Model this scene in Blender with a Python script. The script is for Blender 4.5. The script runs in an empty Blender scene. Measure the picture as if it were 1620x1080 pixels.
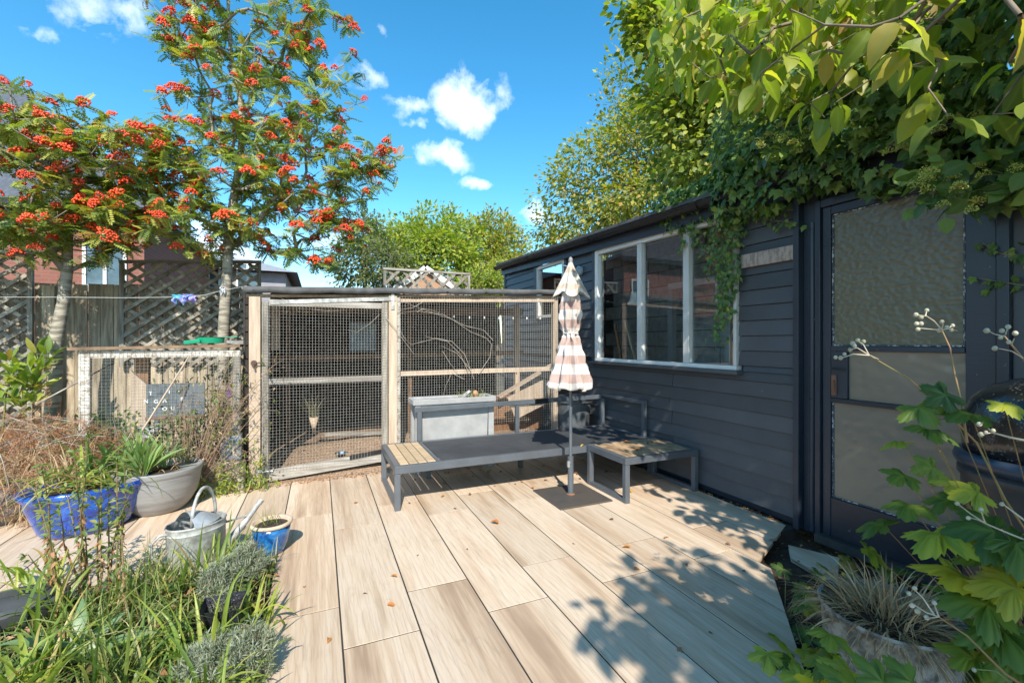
import bpy, math, random
import numpy as np
from mathutils import Vector, Matrix
random.seed(7); RN = np.random.default_rng(7)
SC = bpy.context.scene; COL = SC.collection
PI = math.pi

# ------------------------------------------------------------------ camera
TH = math.radians(23.45); ST, CT = math.sin(TH), math.cos(TH); FP = 703.0; EYE = 1.2
cd = bpy.data.cameras.new('camera'); cam = bpy.data.objects.new('camera', cd); COL.objects.link(cam)
cam.location = (0, 0, EYE); cam.rotation_euler = (PI/2, 0, -TH)
cd.sensor_width = 36; cd.lens = FP/1620*36; cd.clip_start = 0.05; cd.clip_end = 2000
SC.camera = cam
# ------------------------------------------------------------------ light
SUN_EL, SUN_AZ = math.radians(42), math.radians(195)      # azimuth clockwise from +Y
sd = Vector((math.sin(SUN_AZ)*math.cos(SUN_EL), math.cos(SUN_AZ)*math.cos(SUN_EL), math.sin(SUN_EL)))
sl = bpy.data.lights.new('sun', 'SUN'); sl.energy = 3.2; sl.angle = math.radians(0.5); sl.color = (1.0, 0.94, 0.83)
so = bpy.data.objects.new('sun', sl); COL.objects.link(so); so.rotation_euler = sd.to_track_quat('Z', 'Y').to_euler()
SC.view_settings.view_transform = 'Standard'; SC.view_settings.look = 'None'
SC.view_settings.exposure = 1.14; SC.view_settings.gamma = 1.0; SC.view_settings.use_curve_mapping = False
SC.cycles.max_bounces = 8; SC.cycles.transparent_max_bounces = 12; SC.cycles.diffuse_bounces = 4

def ray(px, py):
    x = (px-810)/FP
    return Vector((x*CT+ST, CT-x*ST, (540-py)/FP))
def atY(px, py, Y): r = ray(px, py); return r*(Y/r.y)+Vector((0, 0, EYE))
def atX(px, py, X): r = ray(px, py); return r*(X/r.x)+Vector((0, 0, EYE))
def atD(px, py, d): return ray(px, py)*d+Vector((0, 0, EYE))
def gnd(px, py, z=0): d = FP*(EYE-z)/(py-540); return ray(px, py)*d+Vector((0, 0, EYE))

# ------------------------------------------------------------------ nodes
class NT:
    def __init__(s, tree): s.t = tree; s.n = tree.nodes; s.l = tree.links; s.n.clear()
    def new(s, kind, **kw):
        n = s.n.new(kind)
        for k, v in kw.items():
            if k.startswith('i_'):
                key = k[2:].replace('_', ' ')
                s.put(n.inputs[key], v)
            elif k[0] == 'n' and k[1:].isdigit(): s.put(n.inputs[int(k[1:])], v)
            else: setattr(n, k, v)
        return n
    def put(s, sock, v):
        if isinstance(v, bpy.types.NodeSocket): s.l.new(v, sock)
        elif isinstance(v, bpy.types.Node): s.l.new(v.outputs[0], sock)
        else: sock.default_value = v
    def math(s, op, a, b=0.0, c=0.0, clamp=False):
        n = s.n.new('ShaderNodeMath'); n.operation = op; n.use_clamp = clamp
        s.put(n.inputs[0], a); s.put(n.inputs[1], b); s.put(n.inputs[2], c); return n.outputs[0]
    def vec(s, op, a, b=(0, 0, 0)):
        n = s.n.new('ShaderNodeVectorMath'); n.operation = op; s.put(n.inputs[0], a); s.put(n.inputs[1], b)
        return n.outputs['Value'] if op in ('DOT_PRODUCT', 'LENGTH', 'DISTANCE') else n.outputs[0]
    def mix(s, f, a, b, blend='MIX'):
        n = s.n.new('ShaderNodeMix'); n.data_type = 'RGBA'; n.blend_type = blend
        s.put(n.inputs[0], f); s.put(n.inputs[6], a); s.put(n.inputs[7], b); return n.outputs[2]
    def ramp(s, f, stops):
        n = s.n.new('ShaderNodeValToRGB'); cr = n.color_ramp
        while len(cr.elements) > 1: cr.elements.remove(cr.elements[-1])
        cr.elements[0].position = stops[0][0]; cr.elements[0].color = c4(stops[0][1])
        for p, c in stops[1:]:
            e = cr.elements.new(p); e.color = c4(c)
        s.put(n.inputs[0], f); return n.outputs[0]
    def noise(s, vec, scale=5, detail=4, rough=.55, dist=0.0):
        n = s.n.new('ShaderNodeTexNoise'); s.put(n.inputs['Vector'], vec)
        n.inputs['Scale'].default_value = scale; n.inputs['Detail'].default_value = detail
        n.inputs['Roughness'].default_value = rough; n.inputs['Distortion'].default_value = dist
        return n.outputs['Fac']
    def scale(s, vec, sc):
        n = s.n.new('ShaderNodeMapping'); s.put(n.inputs[0], vec); n.inputs['Scale'].default_value = sc; return n.outputs[0]
    def bump(s, h, strength=.3, dist=.01):
        n = s.n.new('ShaderNodeBump'); n.inputs['Strength'].default_value = strength; n.inputs['Distance'].default_value = dist
        s.put(n.inputs['Height'], h); return n.outputs[0]
def c4(c): return (c[0], c[1], c[2], 1.0) if len(c) == 3 else tuple(c)
MATS = {}
def mat(name):
    m = bpy.data.materials.new(name); m.use_nodes = True; nt = NT(m.node_tree)
    out = nt.n.new('ShaderNodeOutputMaterial'); MATS[name] = m
    return m, nt, out
def principled(nt, out, color, rough=.6, metal=0.0, normal=None, spec=.5, **kw):
    p = nt.n.new('ShaderNodeBsdfPrincipled')
    nt.put(p.inputs['Base Color'], c4(color) if isinstance(color, tuple) else color)
    nt.put(p.inputs['Roughness'], rough); nt.put(p.inputs['Metallic'], metal); nt.put(p.inputs['Specular IOR Level'], spec)
    if normal is not None: nt.put(p.inputs['Normal'], normal)
    for k, v in kw.items(): nt.put(p.inputs[k.replace('_', ' ')], v)
    if out: nt.l.new(p.outputs[0], out.inputs[0])
    return p
def coords(nt, rand=True):
    tc = nt.n.new('ShaderNodeTexCoord'); v = tc.outputs['Object']
    if rand:
        oi = nt.n.new('ShaderNodeObjectInfo')
        r = nt.math('MULTIPLY', oi.outputs['Random'], 37.0)
        v = nt.vec('ADD', v, r)
        return v, oi.outputs['Random']
    return v, None
def simple(name, col, col2=None, rough=.6, metal=0.0, scale=8, stretch=(1, 1, 1), bump=.2, bscale=40, bdist=.003, spec=.5, contrast=(.35, .65), jit=.15):
    """mottled surface: two colours mixed by noise, per object value jitter, fine relief"""
    m, nt, out = mat(name); v, r = coords(nt)
    v = nt.scale(v, stretch)
    n = nt.noise(v, scale, 6, .6)
    col2 = col2 or tuple(x*.7 for x in col)
    c = nt.ramp(n, [(contrast[0], col2), (contrast[1], col)])
    k = nt.math('ADD', nt.math('MULTIPLY', r, jit*2), 1-jit)
    c = nt.mix(1.0, c, nt.vec('ADD', (0, 0, 0), k), 'MULTIPLY')
    b = nt.bump(nt.noise(v, bscale, 5, .6), bump, bdist)
    rr = nt.math('ADD', nt.math('MULTIPLY', n, .2), rough-.1)
    principled(nt, out, c, rr, metal, b, spec)
    return m
def leafmat(name, stops, rough=.45, trans=.35, veincol=None, spec=.5, veinw=.6, tint=(.9, 1.0, .25)):
    m, nt, out = mat(name)
    a = nt.new('ShaderNodeAttribute', attribute_name='rnd').outputs['Fac']
    oi = nt.n.new('ShaderNodeObjectInfo').outputs['Random']
    f = nt.math('FRACT', nt.math('ADD', a, nt.math('MULTIPLY', oi, 7.31)))
    c = nt.ramp(f, stops)
    tc = nt.n.new('ShaderNodeTexCoord').outputs['Object']
    n = nt.noise(tc, 60, 3, .6)
    c = nt.mix(nt.math('MULTIPLY', nt.math('SUBTRACT', n, .5), .5, clamp=True), c, tuple(list(stops[-1][1])+[1.0]))
    if veincol is not None:
        vv = nt.new('ShaderNodeAttribute', attribute_name='vein').outputs['Fac']
        k = nt.math('MULTIPLY', nt.math('POWER', vv, 6.0), veinw)
        c = nt.mix(k, c, c4(veincol))
    p = principled(nt, None, c, rough, 0, nt.bump(nt.noise(tc, 190, 3, .6), .25, .002), spec)
    tr = nt.n.new('ShaderNodeBsdfTranslucent')
    tcc = nt.mix(1.0, c, c4(tuple(x*2.0 for x in tint)), 'MULTIPLY')
    nt.put(tr.inputs[0], tcc)
    ms = nt.n.new('ShaderNodeMixShader'); ms.inputs[0].default_value = trans
    nt.l.new(p.outputs[0], ms.inputs[1]); nt.l.new(tr.outputs[0], ms.inputs[2]); nt.l.new(ms.outputs[0], out.inputs[0])
    return m

# ------------------------------------------------------------------ world
W = bpy.data.worlds.new('World'); SC.world = W; W.use_nodes = True
nt = NT(W.node_tree); wo = nt.n.new('ShaderNodeOutputWorld')
sky = nt.new('ShaderNodeTexSky', sky_type='NISHITA', sun_disc=False, sun_elevation=SUN_EL, sun_rotation=SUN_AZ, air_density=1.0, dust_density=0.25, ozone_density=2.2)
hs = nt.new('ShaderNodeHueSaturation', i_Saturation=1.34, i_Value=.86, i_Hue=.485); nt.l.new(sky.outputs[0], hs.inputs['Color'])
tc = nt.n.new('ShaderNodeTexCoord').outputs['Generated']
n1 = nt.noise(tc, 16, 9, .62, .35); n2 = nt.noise(nt.vec('ADD', tc, (3.1, 1.7, .4)), 42, 6, .6)
warp = nt.n.new('ShaderNodeTexNoise'); nt.put(warp.inputs['Vector'], tc); warp.inputs['Scale'].default_value = 9; warp.inputs['Detail'].default_value = 5
wv = nt.vec('MULTIPLY', nt.vec('SUBTRACT', warp.outputs['Color'], (.5, .5, .5)), (.14, .14, .14))
tcw = nt.vec('ADD', tc, wv)
def cloud(px, py, rx, ry, dens=1.0, vec=None):
    d = (ray(px, py) if vec is None else Vector(vec)).normalized(); R = d.cross(Vector((0, 0, 1))).normalized(); U = R.cross(d)
    o = nt.vec('SUBTRACT', tcw, tuple(d))
    k = 1/FP if vec is None else 1/700
    cosf = d.dot(Vector((ST, CT, 0)))
    a = nt.math('DIVIDE', nt.vec('DOT_PRODUCT', o, tuple(R)), rx*k*cosf); b = nt.math('DIVIDE', nt.vec('DOT_PRODUCT', o, tuple(U)), ry*k*cosf)
    q = nt.math('SQRT', nt.math('ADD', nt.math('MULTIPLY', a, a), nt.math('MULTIPLY', b, b)))
    return nt.math('MULTIPLY', nt.math('SUBTRACT', 1.0, q, clamp=True), dens)
cl = None
for a in [(742, 165, 80, 56, .9), (648, 160, 60, 50, .62), (795, 160, 42, 30, .55), (573, 115, 48, 36, .55), (700, 250, 62, 28, .85), (660, 207, 36, 18, .5), (748, 288, 38, 20, .85),
          (158, 30, 80, 62, .50), (85, 75, 50, 18, .42), (850, 345, 60, 30, .7), (560, 380, 200, 40, .5), (320, 395, 160, 60, .8), (600, 48, 30, 14, .36)]:
    m_ = cloud(*a); cl = m_ if cl is None else nt.math('MAXIMUM', cl, m_)
for v in [(.2, -.9, .45), (.75, .1, .85), (-.2, -.35, .9), (-1, .0, .22), (.4, -.9, .2), (-.5, -.8, .7), (.95, .25, .6), (-.8, .3, .35), (-.9, -.2, .5), (-.3, -.8, .35), (.9, -.4, .4), (.5, -.5, .75), (-.6, .1, .8), (-.75, .6, .25)]:  # unseen clouds outside the view, more added to neutralise the blue ambient light
    m_ = cloud(0, 0, 230, 120, .9, v); cl = nt.math('MAXIMUM', cl, m_)
dn = nt.math('ADD', cl, nt.math('MULTIPLY', nt.math('SUBTRACT', n1, .5), 1.5))
dn = nt.math('ADD', dn, nt.math('MULTIPLY', nt.math('SUBTRACT', n2, .5), .55))
msk = nt.math('MULTIPLY', nt.math('SUBTRACT', dn, .18), 1.25, clamp=True)
msk = nt.math('MULTIPLY', msk, nt.math('MULTIPLY', cl, 4.0, clamp=True))
msk = nt.math('MULTIPLY', msk, .93)
skyc = nt.mix(msk, hs.outputs[0], (5.6, 5.9, 6.4, 1))
bg = nt.new('ShaderNodeBackground', i_Strength=0.15); nt.put(bg.inputs[0], skyc); nt.l.new(bg.outputs[0], wo.inputs[0])

# ------------------------------------------------------------------ objects
def origin(o):
    v = Vector((0, 0, 0))
    while o is not None: v += o.location; o = o.parent
    return v
def tag(o, label=None, cat=None, group=None, kind=None):
    if label: o['label'] = label
    if cat: o['category'] = cat
    if group: o['group'] = group
    if kind: o['kind'] = kind
    return o
def thing(name, label, cat, loc, group=None, kind=None):
    o = bpy.data.objects.new(name, None); COL.objects.link(o); o.location = loc; o.empty_display_size = .1
    return tag(o, label, cat, group, kind)
class MB:
    """collects shapes in world coordinates, built as ONE mesh"""
    def __init__(s): s.v = []; s.f = []
    def add(s, V, F):
        b = len(s.v); s.v += [tuple(x) for x in V]; s.f += [tuple(b+i for i in f) for f in F]; return s
    def box(s, lo, hi, bev=0.0):
        x0, y0, z0 = lo; x1, y1, z1 = hi
        s.add([(x0,y0,z0),(x1,y0,z0),(x1,y1,z0),(x0,y1,z0),(x0,y0,z1),(x1,y0,z1),(x1,y1,z1),(x0,y1,z1)],
              [(0,3,2,1),(4,5,6,7),(0,1,5,4),(1,2,6,5),(2,3,7,6),(3,0,4,7)]); return s
    def bar(s, a, b, w, h, up=(0, 0, 1)):
        a = Vector(a); b = Vector(b); d = (b-a).normalized(); u = Vector(up)
        if abs(d.dot(u)) > .98: u = Vector((0, 1, 0))
        r = d.cross(u).normalized(); u = r.cross(d).normalized()
        V = [p+r*(sx*w/2)+u*(sz*h/2) for p in (a, b) for sx, sz in ((-1,-1),(1,-1),(1,1),(-1,1))]
        s.add(V, [(0,1,2,3),(7,6,5,4),(0,4,5,1),(1,5,6,2),(2,6,7,3),(3,7,4,0)]); return s
    def tube(s, P, R, n=8, cap=True):
        P = [Vector(p) for p in P]; m = len(P)
        if not hasattr(R, '__len__'): R = [R]*m
        b = len(s.v); ref = None
        for i, p in enumerate(P):
            d = (P[min(i+1, m-1)]-P[max(i-1, 0)])
            if d.length < 1e-9: d = Vector((0, 0, 1))
            d.normalize()
            if ref is None: ref = d.orthogonal().normalized()
            ref = (ref-d*ref.dot(d)).normalized(); q = d.cross(ref)
            for k in range(n):
                a = 2*PI*k/n; s.v.append(tuple(p+ref*(math.cos(a)*R[i])+q*(math.sin(a)*R[i])))
        for i in range(m-1):
            for k in range(n):
                k2 = (k+1) % n; s.f.append((b+i*n+k, b+i*n+k2, b+(i+1)*n+k2, b+(i+1)*n+k))
        if cap: s.f.append(tuple(b+k for k in reversed(range(n)))); s.f.append(tuple(b+(m-1)*n+k for k in range(n)))
        return s
    def lathe(s, prof, c, n=32, sx=1.0, sy=1.0, rot=0.0, wob=0.0):
        b = len(s.v); cx, cy, cz = c; cr, sr = math.cos(rot), math.sin(rot)
        for i, (r, z) in enumerate(prof):
            for k in range(n):
                a = 2*PI*k/n; rr = r*(1+wob*math.sin(3*a+z*9))
                x, y = rr*math.cos(a)*sx, rr*math.sin(a)*sy
                s.v.append((cx+x*cr-y*sr, cy+x*sr+y*cr, cz+z))
        for i in range(len(prof)-1):
            for k in range(n):
                k2 = (k+1) % n; s.f.append((b+i*n+k, b+i*n+k2, b+(i+1)*n+k2, b+(i+1)*n+k))
        if prof[0][0] > 1e-4: s.f.append(tuple(b+k for k in reversed(range(n))))
        if prof[-1][0] > 1e-4: s.f.append(tuple(b+(len(prof)-1)*n+k for k in range(n)))
        return s
    def build(s, name, m, parent=None, smooth=False, bevel=0.0, label=None, kind=None, cat=None, group=None, loc=None):
        org = origin(parent) if parent is not None else (Vector(loc) if loc is not None else Vector((0, 0, 0)))
        V = np.array(s.v, dtype=float) - np.array(org)
        me = bpy.data.meshes.new(name); me.from_pydata(V.tolist(), [], s.f); me.materials.append(m)
        if smooth: me.shade_smooth() if hasattr(me, 'shade_smooth') else None
        if smooth == 'auto': me.set_sharp_from_angle(angle=math.radians(40))
        o = bpy.data.objects.new(name, me); COL.objects.link(o)
        if parent is not None: o.parent = parent
        elif loc is not None: o.location = loc
        if bevel:
            md = o.modifiers.new('bevel', 'BEVEL'); md.width = bevel; md.segments = 2; md.limit_method = 'ANGLE'
        return tag(o, label, cat, group, kind)
def inst(o_src, parent, M, label=None):
    """another object on the same mesh; M in world space"""
    c = bpy.data.objects.new(o_src.name.split('.')[0], o_src.data); COL.objects.link(c)
    if parent is not None:
        c.parent = parent; M = Matrix.Translation(-origin(parent)) @ M
    c.matrix_basis = M
    if label: c['label'] = label
    return c
def rawmesh(name, V, F, m, rnd=None, vein=None, smooth=False):
    """V (n,3), F (m,k) arrays"""
    me = bpy.data.meshes.new(name); V = np.asarray(V, dtype=np.float32); F = np.asarray(F, dtype=np.int32)
    me.vertices.add(len(V)); me.vertices.foreach_set('co', V.ravel())
    me.loops.add(F.size); me.loops.foreach_set('vertex_index', F.ravel())
    me.polygons.add(len(F)); me.polygons.foreach_set('loop_start', np.arange(0, F.size, F.shape[1], dtype=np.int32))
    if smooth: me.polygons.foreach_set('use_smooth', np.ones(len(F), dtype=bool))
    for nm, arr in (('rnd', rnd), ('vein', vein)):
        if arr is not None:
            at = me.attributes.new(nm, 'FLOAT', 'POINT'); at.data.foreach_set('value', np.asarray(arr, dtype=np.float32))
    me.materials.append(m); me.update(calc_edges=True); return me
def rawobj(name, me, parent=None, loc=None, **kw):
    o = bpy.data.objects.new(name, me); COL.objects.link(o)
    if parent is not None: o.parent = parent
    if loc is not None: o.location = loc
    return tag(o, **kw)
def unit(a): return a/np.maximum(np.linalg.norm(a, axis=-1, keepdims=True), 1e-9)
def frames(D, N):
    """rotation matrices with y = D and z near N"""
    y = unit(D); x = unit(np.cross(y, N)); z = np.cross(x, y)
    return np.stack([x, y, z], axis=-1)
def scatter(name, tmpl, P, R, S, m, parent=None, rnd=None, kind=None, smooth=False, label=None, cat=None):
    V, F, vn = tmpl; n = len(P)
    if n == 0: return None
    org = np.array(origin(parent)) if parent is not None else np.zeros(3)
    S = np.broadcast_to(np.asarray(S, dtype=float), (n,))
    X = np.einsum('nij,vj->nvi', R, V)*S[:, None, None]+(np.asarray(P)-org)[:, None, :]
    Fa = (F[None]+(np.arange(n)*len(V))[:, None, None]).reshape(-1, F.shape[1])
    rnd = RN.random(n) if rnd is None else rnd
    me = rawmesh(name, X.reshape(-1, 3), Fa, m, np.repeat(rnd, len(V)), np.tile(vn, n), smooth)
    return rawobj(name, me, parent, kind=kind, label=label, cat=cat)
def rdir(n): return unit(RN.normal(size=(n, 3)))

# templates: (verts, faces, vein)
def t_leaf(w=.5, rows=3, fold=.12, droop=.15, wid=None, pt=.95):
    ys = np.linspace(0, 1, rows+1); V = []; vn = []
    for y in ys:
        h = (math.sin(PI*y**pt)**.8 if 0 < y < 1 else 0.02)*w/2
        if wid: h = wid(y)*w/2
        z = -droop*y*y
        V += [(-h, y, z+fold*h*2), (0, y, z), (h, y, z+fold*h*2)]; vn += [0, 1, 0]
    F = []
    for i in range(rows):
        a = i*3; F += [(a, a+1, a+4, a+3), (a+1, a+2, a+5, a+4)]
    return np.array(V), np.array(F), np.array(vn, dtype=float)
def t_pinnate(pairs=6, ll=.34, lw=.15, droop=.25):
    V = []; F = []; vn = []
    def leaflet(p, d, L, wd):
        b = len(V); d = np.array(d); d = d/np.linalg.norm(d); s = np.array((-d[1], d[0], 0)); p = np.array(p)
        for q in (p, p+d*L*.5+s*wd+np.array((0, 0, -.01)), p+d*L+np.array((0, 0, -.05)), p+d*L*.5-s*wd+np.array((0, 0, .012))): V.append(tuple(q)); vn.append(0.)
        F.append((b, b+1, b+2, b+3))
    for i in range(pairs):
        y = .22+.7*i/(pairs-1); z = -droop*y*y; k = 1-.35*abs(i/(pairs-1)-.45)
        for sg in (-1, 1): leaflet((0, y, z), (sg, .45, -.12), ll*k, lw/2)
    leaflet((0, .96, -droop), (0, 1, 0), ll*.8, lw/2)
    b = len(V); V.extend([(-.008, 0, 0), (.008, 0, 0), (.006, 1, -droop), (-.006, 1, -droop)]); vn.extend([0.]*4); F.append((b, b+1, b+2, b+3))
    return np.array(V), np.array(F), np.array(vn)
def t_fan(outline, cup=.08, ctr=(0, .28)):
    """lobed leaf: outline [(x,y)] ccw, fan from the petiole point through an inner ring"""
    O = np.array(outline); c = np.array(ctr); V = [(c[0], c[1], 0.0)]; vn = [1.]
    rm = np.linalg.norm(O-c, axis=1)
    for (x, y), r in zip(O, rm):
        V.append((c[0]+(x-c[0])*.5, c[1]+(y-c[1])*.5, cup*.5*(1 if r > rm.mean() else -.6))); vn.append(.75 if r > rm.mean()*1.1 else .0)
    for (x, y), r in zip(O, rm): V.append((x, y, -cup*r/rm.max()+(.02 if r < rm.mean() else 0))); vn.append(.55 if r > rm.mean()*1.2 else 0.)
    n = len(O); F = []
    for i in range(n):
        j = (i+1) % n
        F.append((0, 1+i, 1+j)); F.append((1+i, 1+n+i, 1+n+j)); F.append((1+i, 1+n+j, 1+j))
    return np.array(V), np.array(F), np.array(vn)
def ivy_outline():
    pts = [(0, 0), (.16, -.06), (.40, .10), (.30, .25), (.50, .46), (.26, .50), (.16, .70), (0, 1.0)]
    return pts+[(-x, y) for x, y in reversed(pts[1:-1])]
def palm_outline(seed=0, ser=3, depth=.55):
    rg = random.Random(seed); out = []
    lobes = [(-2.05, .60), (-1.0, .86), (0, 1.0), (1.0, .86), (2.05, .60)]
    for i, (a, r) in enumerate(lobes):
        r *= rg.uniform(.9, 1.08)
        for k, (da, fr) in enumerate(((-.49, .60), (-.38, .78), (-.33, .71), (-.22, .92), (-.15, .83), (-.07, .94), (0, 1.0), (.07, .94), (.15, .83), (.22, .92), (.33, .71), (.38, .78))):
            rr = r*fr*(1 if fr > .6 else depth/.55*.85)
            out.append((math.sin(a+da)*rr, .28+math.cos(a+da)*rr*.75))
    out.append((-.05, .2)) ; out.insert(0, (.05, .2)) if False else None
    return [(-x, y) for x, y in out]
T_LEAF = t_leaf(); T_SIMPLE = t_leaf(.62, 2, .1, .1); T_ROUND = t_leaf(.85, 3, .12, .2)
T_QUAD = (np.array([(-.35, .0, 0), (.35, .15, .05), (.4, 1, 0), (-.3, .85, -.08)]), np.array([(0, 1, 2, 3)]), np.zeros(4))
T_BLADE = None

def ribbons(name, P, D, L, Wd, droop, m, parent=None, seg=6, rnd=None, kind=None, fold=.25, twist=0.0, tipw=.04, label=None):
    """grass-like blades: base P, initial direction D, length L, width Wd, droop bends them to the ground"""
    n = len(P); P = np.asarray(P, float); D = unit(np.asarray(D, float)); L = np.broadcast_to(L, (n,)); Wd = np.broadcast_to(Wd, (n,)); droop = np.broadcast_to(droop, (n,))
    org = np.array(origin(parent)) if parent is not None else np.zeros(3)
    side = unit(np.cross(D, np.array([0, 0, 1.0])+RN.normal(size=(n, 3))*.15)); a0 = RN.normal(size=n)*twist
    C = []; cur = P.copy(); d = D.copy(); rows = []
    for i in range(seg+1):
        t = i/seg; w = Wd*(1-tipw)*(min(1, .55+1.6*t))*(1-t**2.6)+Wd*tipw*.3
        nrm = np.cross(side, d); s = side*np.cos(a0*t)[:, None]+nrm*np.sin(a0*t)[:, None]
        rows.append(np.stack([cur-s*(w/2)[:, None]+nrm*(w*fold/2)[:, None], cur, cur+s*(w/2)[:, None]+nrm*(w*fold/2)[:, None]], 1))
        d = unit(d+np.array([0, 0, -1.0])*(droop/seg*(.4+1.4*t))[:, None]); cur = cur+d*(L/seg)[:, None]
    V = np.concatenate(rows, 1)-org
    q = []
    for i in range(seg): a = i*3; q += [(a, a+1, a+4, a+3), (a+1, a+2, a+5, a+4)]
    q = np.array(q); nv = 3*(seg+1)
    F = (q[None]+(np.arange(n)*nv)[:, None, None]).reshape(-1, 4)
    rnd = RN.random(n) if rnd is None else rnd
    vn = np.tile(np.tile([0, 1, 0], seg+1), n)
    return rawobj(name, rawmesh(name, V.reshape(-1, 3), F, m, np.repeat(rnd, nv), vn, True), parent, kind=kind, label=label)

def grow(base_nodes, base_r, targets, seg=.14, tip=.0025, sag=.0, wig=.02, up=.35, expo=.48):
    """branch skeleton: every target joined to the nearest lower node"""
    N = [np.array(p, float) for p in base_nodes]; par = [-1]+list(range(len(N)-1)); tr = len(N); tips = []
    T = np.array(targets, float); B = np.array(N)
    dist = np.min(np.linalg.norm(T[:, None]-B[None], axis=2), axis=1)
    arr = np.zeros((tr+len(T)*14, 3)); arr[:tr] = B; cnt = tr
    for ti in np.argsort(dist):
        t = T[ti]; A = arr[:cnt]; d = np.linalg.norm(A-t, axis=1)+up*np.maximum(0, A[:, 2]-t[2]+.05)*2
        j = int(np.argmin(d)); p = arr[j].copy(); L = np.linalg.norm(t-p); k = max(1, min(12, int(L/seg)))
        prev = j; bow = RN.normal(size=3)*wig*L*3; bow[2] += abs(L)*.12
        for i in range(1, k+1):
            f = i/k; q = p+(t-p)*f+bow*math.sin(PI*f)*.5+RN.normal(size=3)*wig*seg*(0 if i == k else 1); q[2] -= sag*L*f*f
            if cnt >= len(arr): arr = np.concatenate([arr, np.zeros((2000, 3))])
            arr[cnt] = q; par.append(prev); prev = cnt; cnt += 1
        tips.append(prev)
    n = cnt; c = np.zeros(n)
    for t in tips: c[t] += 1
    for i in range(n-1, 0, -1): c[par[i]] += max(c[i], .3)
    r = tip*np.maximum(c, 1)**expo
    r[:tr] = np.maximum(r[:tr]*0+np.array(base_r), 0)
    return arr[:n], np.array(par), r, tips, tr
def branchmesh(name, arr, par, r, start, m, parent, n=5, kind='stuff', rmin=0.0):
    idx = np.array([i for i in range(max(start, 1), len(arr)) if r[i] >= rmin])
    A = arr[par[idx]]; Bp = arr[idx]; ra = np.minimum(r[par[idx]], r[idx]*1.25); rb = r[idx]
    d = unit(Bp-A); ref = np.where(np.abs(d[:, 2:3]) > .9, np.array([[1., 0, 0]]), np.array([[0, 0, 1.]]))
    x = unit(np.cross(d, ref)); y = np.cross(d, x)
    an = 2*PI*np.arange(n)/n; ring = np.cos(an)[None, :, None]*x[:, None]+np.sin(an)[None, :, None]*y[:, None]
    V = np.concatenate([A[:, None]+ring*ra[:, None, None], Bp[:, None]+ring*rb[:, None, None]], 1)-np.array(origin(parent))
    k = np.arange(n); q = np.stack([k, (k+1) % n, n+(k+1) % n, n+k], 1)
    F = (q[None]+(np.arange(len(idx))*2*n)[:, None, None]).reshape(-1, 4)
    return rawobj(name, rawmesh(name, V.reshape(-1, 3), F, m, None, None, True), parent, kind=kind)
def blobs(n, ells, hollow=0.0):
    """n points in a union of ellipsoids [(cx,cy,cz,rx,ry,rz,weight)]"""
    w = np.array([e[6] if len(e) > 6 else e[3]*e[4]*e[5] for e in ells]); w = w/w.sum(); k = RN.choice(len(ells), n, p=w)
    E = np.array([e[:6] for e in ells])[k]; u = rdir(n)*(hollow+(1-hollow)*RN.random((n, 1)))**(1/3 if hollow == 0 else .6)
    return E[:, :3]+u*E[:, 3:6]
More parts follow.
